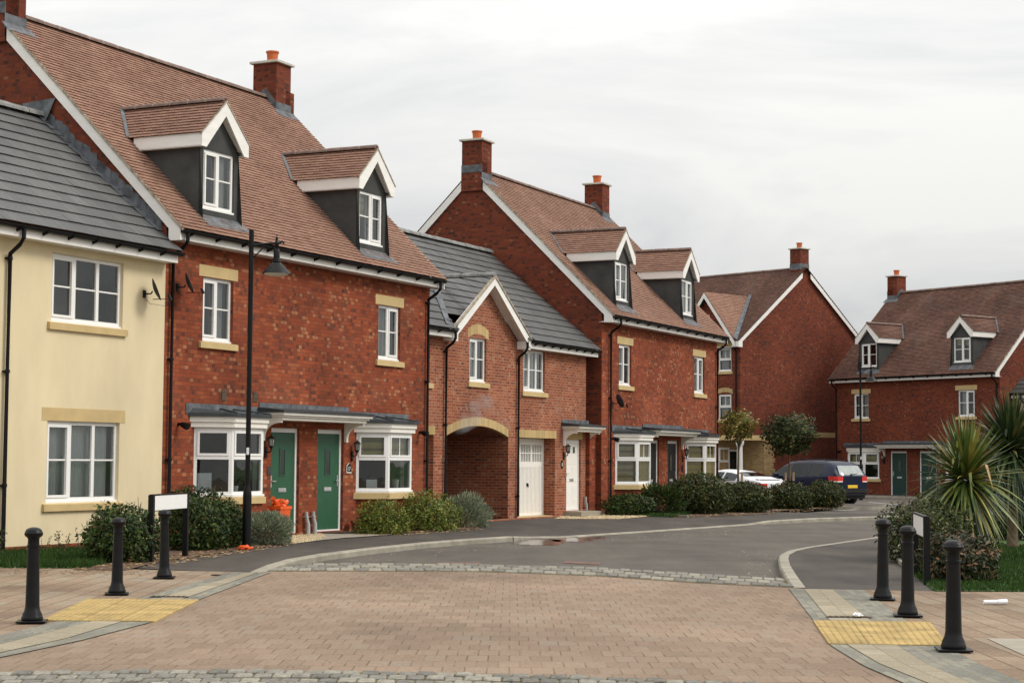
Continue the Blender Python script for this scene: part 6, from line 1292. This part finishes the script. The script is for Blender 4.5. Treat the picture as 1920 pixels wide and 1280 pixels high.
vm = bpy.data.materials.new('boiler_vapour'); vm.use_nodes = True; vt = vm.node_tree; vt.nodes.clear(); vo = N(vt, 'ShaderNodeOutputMaterial'); vp = N(vt, 'ShaderNodeVolumePrincipled'); vp.inputs['Color'].default_value = (.93, .93, .93, 1)
vc = N(vt, 'ShaderNodeTexCoord'); vn = noise_node(vt, 2.6, 4, vc.outputs['Object']); vr = N(vt, 'ShaderNodeMapRange'); vr.inputs['From Min'].default_value = .42; vr.inputs['From Max'].default_value = .75; vr.inputs['To Max'].default_value = 1.1
vl = N(vt, 'ShaderNodeVectorMath', operation='LENGTH'); vt.links.new(vc.outputs['Generated'], vl.inputs[0]); vt.links.new(vn.outputs['Fac'], vr.inputs['Value']); vt.links.new(vr.outputs[0], vp.inputs['Density']); vt.links.new(vp.outputs[0], vo.inputs['Volume'])
m = MB(); pc_ = [(0, 0, 0), (.25, -.1, .05), (.6, -.15, .28), (1.0, -.15, .5), (1.5, -.12, .72), (1.9, -.1, .85)]; m.tube(pc_, [.03, .14, .26, .30, .26, .05], 14); vq = loc(houseB, .78, -.22, 2.2); vo_ = m.build('vapour', vm, uv=False); vo_.location = vq; vo_.rotation_euler = (0, 0, AT); tag(vo_, 'faint white vapour drifting from a flue across the archway', 'vapour', kind='stuff')
# ------------------------------------------------------------------ parked cars
def car(name, label, loc_, heading, prof, half, paint, glass_rows, kind, group=None):
    """prof: stations (x from tail to nose, [ (y, z) from sill to roof centre ])"""
    return None
def loft_car(label, loc_, rz, stations, paint, wheel_x, wheel_r, track, glassmap, details, trim=None):
    t = thing('parked_car', label, 'car', loc_, rz, 'parked cars')
    ns, npz = len(stations), len(stations[0][1]); body = MB(); gl = {}
    V = [[(x, y, z) for (y, z) in pr] for x, pr in stations]
    for side in (1, -1):
        for i in range(ns - 1):
            for j in range(npz - 1):
                q = [V[i][j], V[i + 1][j], V[i + 1][j + 1], V[i][j + 1]]; q = [(a, b * side, c) for a, b, c in q]
                if side < 0: q = q[::-1]
                k = glassmap(i, j)
                if k: gl.setdefault(k + ('' if side > 0 or not k.startswith('side') else '_r'), MB()).poly(q)
                else: body.poly(q)
    for i in (0, ns - 1): 
        pr = V[i]; body.poly([(a, b, c) for a, b, c in pr] + [(a, -b, c) for a, b, c in reversed(pr)])
    def weld(mb, nm, mt, par, sub=0):
        o = mb.build(nm, mt, par, uv=False); bm = __import__('bmesh').new(); bm.from_mesh(o.data); __import__('bmesh').ops.remove_doubles(bm, verts=bm.verts, dist=.0005); __import__('bmesh').ops.recalc_face_normals(bm, faces=bm.faces); bm.to_mesh(o.data); bm.free()
        o.data.polygons.foreach_set('use_smooth', [True] * len(o.data.polygons)); return o
    b = weld(body, 'body', paint, t); md = b.modifiers.new('split', 'EDGE_SPLIT'); md.split_angle = R(38)
    for k, mb in gl.items(): weld(mb, {'side': 'side_window', 'rear': 'rear_window', 'front': 'windscreen'}[k.split('_')[0]], M['car_glass'], t)
    r = MB(); 
    for wx in wheel_x:
        for s in (1, -1):
            w_ = MB(); n = 28; y0 = s * (track - .11); y1 = s * (track + .11)
            prof_ = [(wheel_r * .62, 0), (wheel_r * .93, 0), (wheel_r, .05), (wheel_r, .17), (wheel_r * .93, .22), (wheel_r * .62, .22)]
            rings = [w_.add([(wx + rr * math.cos(2 * math.pi * q / n), y0 + (y1 - y0) * yy / .22, wheel_r + rr * math.sin(2 * math.pi * q / n)) for q in range(n)]) for rr, yy in prof_]
            for k in range(5):
                for q in range(n): w_.f.append((rings[k] + q, rings[k] + (q + 1) % n, rings[k + 1] + (q + 1) % n, rings[k + 1] + q))
            wo = w_.build('wheel', M['rubber'], t, smooth=True, uv=False)
            h = MB(); yf_ = s * (track + .085)
            for q in range(5):
                a = 2 * math.pi * q / 5; c, s_ = math.cos(a), math.sin(a); h.poly([(wx - s_ * .04, yf_, wheel_r + c * .04), (wx + s_ * .04, yf_, wheel_r - c * .04), (wx + c * wheel_r * .64 + s_ * .03, yf_, wheel_r + s_ * wheel_r * .64 - c * .03), (wx + c * wheel_r * .64 - s_ * .03, yf_, wheel_r + s_ * wheel_r * .64 + c * .03)])
            k = [(wx + wheel_r * .2 * math.cos(q), yf_ + .002 * s, wheel_r + wheel_r * .2 * math.sin(q)) for q in [i * .628 for i in range(10)]]; h.poly(k)
            h.build('rim', M['alloy'], wo, uv=False)
    details(t, V); return t
M['rubber'] = flat('tyre_rubber', (.016, .016, .016), .85, var=.2); M['alloy'] = flat('alloy_wheel', (.42, .42, .43), .35, var=.1, metal=.7)
def paint_mat(name, col): 
    m, t, b = base_mat(name, .3, .22); b.inputs['Coat Weight'].default_value = .12; b.inputs['Coat Roughness'].default_value = .04; tc = N(t, 'ShaderNodeTexCoord'); n = noise_node(t, 3, 3, tc.outputs['Object']); r = ramp(t, [(.3, tuple(c * .88 for c in col)), (.7, col)]); t.links.new(n.outputs['Fac'], r.inputs[0]); t.links.new(r.outputs[0], b.inputs['Base Color']); return m
M['navy'] = paint_mat('navy_car_paint', (.005, .009, .032)); M['carwhite'] = paint_mat('white_car_paint', (.80, .81, .83)); M['trimblack'] = flat('bumper_plastic', (.014, .0145, .016), .6, .25, var=.12)
M['tail'] = flat('tail_light_red', (.62, .025, .018), .15, .6, var=.15); M['tail_w'] = flat('tail_light_clear', (.75, .70, .68), .15, .6, var=.1); M['plate_y'] = flat('number_plate_yellow', (.80, .50, .03), .4, var=.04)
def interp(keys, x):
    for (a, va), (b, vb) in zip(keys, keys[1:]):
        if a <= x <= b: u = (x - a) / (b - a); u = u * u * (3 - 2 * u) if len(keys) > 3 else u; return va + (vb - va) * u
    return keys[0][1] if x < keys[0][0] else keys[-1][1]
def lin(keys, x):
    for (a, va), (b, vb) in zip(keys, keys[1:]):
        if a <= x <= b: return va + (vb - va) * (x - a) / (b - a)
    return keys[0][1] if x < keys[0][0] else keys[-1][1]
# large estate car: x runs from the tail (0) to the nose
XS = [0.0, .06, .16, .30, .50, .72, .80, 1.10, 1.45, 1.52, 1.60, 2.0, 2.40, 2.48, 2.56, 3.0, 3.25, 3.40, 3.75, 4.2, 4.55, 4.70, 4.75]
belt = [(0, 1.06), (.3, 1.10), (2.5, 1.05), (3.4, 1.02), (4.2, .96), (4.6, .86), (4.75, .74)]
roofz = [(0, 1.10), (.06, 1.16), (.16, 1.30), (.30, 1.50), (.50, 1.625), (.72, 1.665), (1.5, 1.70), (2.2, 1.69), (2.6, 1.655), (3.0, 1.46), (3.25, 1.27), (3.40, 1.10), (3.75, 1.05), (4.2, .99), (4.55, .90), (4.75, .76)]
wid = [(0, .80), (.06, .86), (.16, .91), (.30, .94), (.72, .96), (3.6, .96), (4.2, .94), (4.55, .86), (4.75, .70)]
st = []
for x in XS:
    W_, bz, rz_ = lin(wid, x), lin(belt, x), lin(roofz, x); sz = .36 if .3 < x < 4.4 else .45
    rz_ = max(rz_, bz + .005); h = rz_ - bz; rw = max(.60, W_ - .27) if h > .2 else W_ * .93
    u = min(1, h / .5); rw = W_ * .97 - (W_ * .97 - .67) * u
    st.append((x, [(W_ * .90, sz - .08), (W_ * .965, sz + .05), (W_, .66), (W_ * .995, .84), (W_ * .965, bz - .03), (W_ * .95, bz + .015 * u), (rw + .03 * u, bz + h * .84), (rw - .05, bz + h * .96), (rw * .55, rz_ - .0), (0, rz_ + .012 * u)]))
def gm_suv(i, j):
    x0, x1 = XS[i], XS[i + 1]
    if j == 5 and x0 >= .50 and x1 <= 1.45 and x0 >= .80 and x1 <= 1.45: return 'side_a'
    if j == 5 and 1.52 <= x0 and x1 <= 2.40: return 'side_b'
    if j == 5 and 2.48 <= x0 and x1 <= 3.25: return 'side_c'
    if j >= 7 and 2.56 <= x0 and x1 <= 3.40: return 'front'
    return None
def suv_details(t, V):
    # rear window: set in the sloping tailgate
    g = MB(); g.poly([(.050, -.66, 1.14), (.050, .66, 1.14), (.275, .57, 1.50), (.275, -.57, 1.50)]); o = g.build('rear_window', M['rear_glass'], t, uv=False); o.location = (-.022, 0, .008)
    m = MB(); m.tube([(.02, .05, 1.17), (.055, -.32, 1.20)], .012, 6); m.tube([(.02, .06, 1.165), (.0, .06, 1.165)], .035, 10); m.build('wiper', M['black'], t)
    m = MB(); pl_ = [(-.045, .83), (-.085, .90), (.04, .945), (.44, .965), (.44, .0), (-.085, 0)]
    pb = [(.45, -.955), (.10, -.945), (-.03, -.86), (-.085, -.60), (-.10, 0), (-.085, .60), (-.03, .86), (.10, .945), (.45, .955)]
    for (za, zb, k) in ((.40, .49, .96), (.49, .63, 1.0)):
        m.prism([(x if x > .3 else x + (1 - k), y * (.93 if k < 1 else 1)) for x, y in pb], za, zb, 'z')
    m.build('bumper', M['trimblack'], t, bevel=.02); m = MB(); m.prism([(.05, .26), (.0, .40), (.5, .40), (.5, .24)], -.72, .72, 'y'); m.build('underbody', M['rubber'], t)
    m = MB(); m.box(-.022, .05, -.262, .262, .66, .775); m.build('number_plate', M['plate_y'], t, bevel=.004)
    for s in (1, -1):
        m = MB(); m.prism([(-.012, s * .52), (-.012, s * .80), (.10, s * .90), (.34, s * .952), (.34, s * .90), (.06, s * .60)], .90, 1.10, 'z'); o = m.build('tail_light', M['tail'], t, bevel=.02)
        m = MB(); m.prism([(-.016, s * .55), (-.016, s * .80), (.09, s * .898), (.30, s * .95), (.2, s * .8)], .882, .925, 'z'); m.build('reversing_light', M['tail_w'], o, bevel=.008)
        m = MB(); m.box(2.90, 3.08, min(s * .95, s * 1.13), max(s * .95, s * 1.13), 1.05, 1.19); m.build('wing_mirror', M['navy'], t, bevel=.03)
        for dx in (1.62, 2.62): m = MB(); m.box(dx, dx + .19, min(s * .945, s * .985), max(s * .945, s * .985), .93, .955); m.build('door_handle', M['navy'], t, bevel=.006)
        m = MB(); m.tube([(.75, s * .60, 1.69), (.85, s * .60, 1.735), (2.3, s * .60, 1.745), (2.45, s * .60, 1.69)], .016, 6); m.build('roof_rail', M['trimblack'], t)
    m = MB(); m.lathe([(.075, 0), (.075, .003), (.001, .003)], n=16); o = m.build('sticker', M['paper'], t, uv=False); o.location = (.052, .50, 1.185); o.rotation_euler = (0, R(-58), 0)
    m = MB(); m.box(.62, 4.2, -.94, .94, .26, .44); m.box(.3, 4.3, -.7, .7, .3, 1.0); m.build('seats', M['rubber'], t)
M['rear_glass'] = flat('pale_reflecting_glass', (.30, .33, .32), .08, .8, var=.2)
ang = math.atan2(.8, -.6); pr_ = Vector((12.88, 68.1))
loft_car('dark blue estate car with a yellow number plate, parked behind the hedges', (pr_.x, pr_.y, RZ0), ang, st, M['navy'], (.92, 3.80), .375, .83, gm_suv, suv_details)
# low white coupe
XC = [0.0, .05, .14, .28, .45, .75, 1.10, 1.30, 1.50, 1.75, 1.82, 2.10, 2.45, 2.60, 2.85, 3.10, 3.5, 3.95, 4.2, 4.32]
beltc = [(0, .86), (.14, .92), (.6, .95), (1.5, .93), (3.0, .88), (3.9, .78), (4.2, .66), (4.32, .55)]
roofc = [(0, .88), (.05, .92), (.14, .955), (.28, .985), (.45, 1.02), (.75, 1.10), (1.10, 1.21), (1.5, 1.30), (1.95, 1.345), (2.3, 1.335), (2.6, 1.24), (2.85, 1.10), (3.10, .95), (3.5, .90), (3.95, .80), (4.32, .57)]
widc = [(0, .68), (.05, .76), (.14, .81), (.28, .85), (.75, .89), (3.3, .89), (3.95, .84), (4.2, .74), (4.32, .6)]
sc_ = []
for x in XC:
    W_, bz, rz_ = lin(widc, x), lin(beltc, x), lin(roofc, x); rz_ = max(rz_, bz + .004); h = rz_ - bz; u = min(1, h / .35); rw = W_ * .96 - (W_ * .96 - .55) * u; sz = .30
    sc_.append((x, [(W_ * .9, sz - .08), (W_ * .97, sz + .06), (W_, .56), (W_ * .99, .74), (W_ * .965, bz - .03), (W_ * .95, bz + .012 * u), (rw + .03 * u, bz + h * .80), (rw - .04, bz + h * .95), (rw * .55, rz_), (0, rz_ + .01 * u)]))
def gm_c(i, j):
    x0, x1 = XC[i], XC[i + 1]
    if j == 5 and 1.10 <= x0 and x1 <= 1.75: return 'side_a'
    if j == 5 and 1.82 <= x0 and x1 <= 2.85: return 'side_b'
    if j >= 7 and .75 <= x0 and x1 <= 1.30: return 'rear'
    if j >= 7 and 2.45 <= x0 and x1 <= 3.10: return 'front'
    return None
def coupe_details(t, V):
    for s in (1, -1):
        m = MB(); m.prism([(-.006, s * .36), (.0, s * .66), (.08, s * .79), (.30, s * .86), (.2, s * .72), (.06, s * .45)], .73, .86, 'z'); m.build('tail_light', M['tail'], t, bevel=.015)
        m = MB(); m.box(2.62, 2.78, min(s * .88, s * 1.03), max(s * .88, s * 1.03), .93, 1.04); m.build('wing_mirror', M['carwhite'], t, bevel=.03)
    m = MB(); m.box(.18, .36, -.62, .62, 1.000, 1.022); m.box(.2, .3, -.56, -.52, .96, 1.0); m.box(.2, .3, .52, .56, .96, 1.0); m.build('spoiler', M['carwhite'], t, bevel=.008)
    m = MB(); m.box(.4, 3.9, -.8, .8, .2, .40); m.box(.9, 3.4, -.6, .6, .3, .86); m.build('seats', M['rubber'], t)
    m = MB(); m.box(-.02, .04, -.24, .24, .5, .61); m.build('number_plate', M['plate_y'], t)
    m = MB(); m.box(-.04, .16, -.7, .7, .26, .46); m.build('bumper', M['trimblack'], t, bevel=.03)
pw = Vector(((1452 - 960) / FPX * 64.0, 64.0))
loft_car('low white coupe with red tail lights, parked behind the hedge by the porch', (pw.x, pw.y, RZ0), math.atan2(math.cos(R(40)), -math.sin(R(40))), sc_, M['carwhite'], (.85, 3.45), .32, .76, gm_c, coupe_details)
bpy.context.view_layer.update()
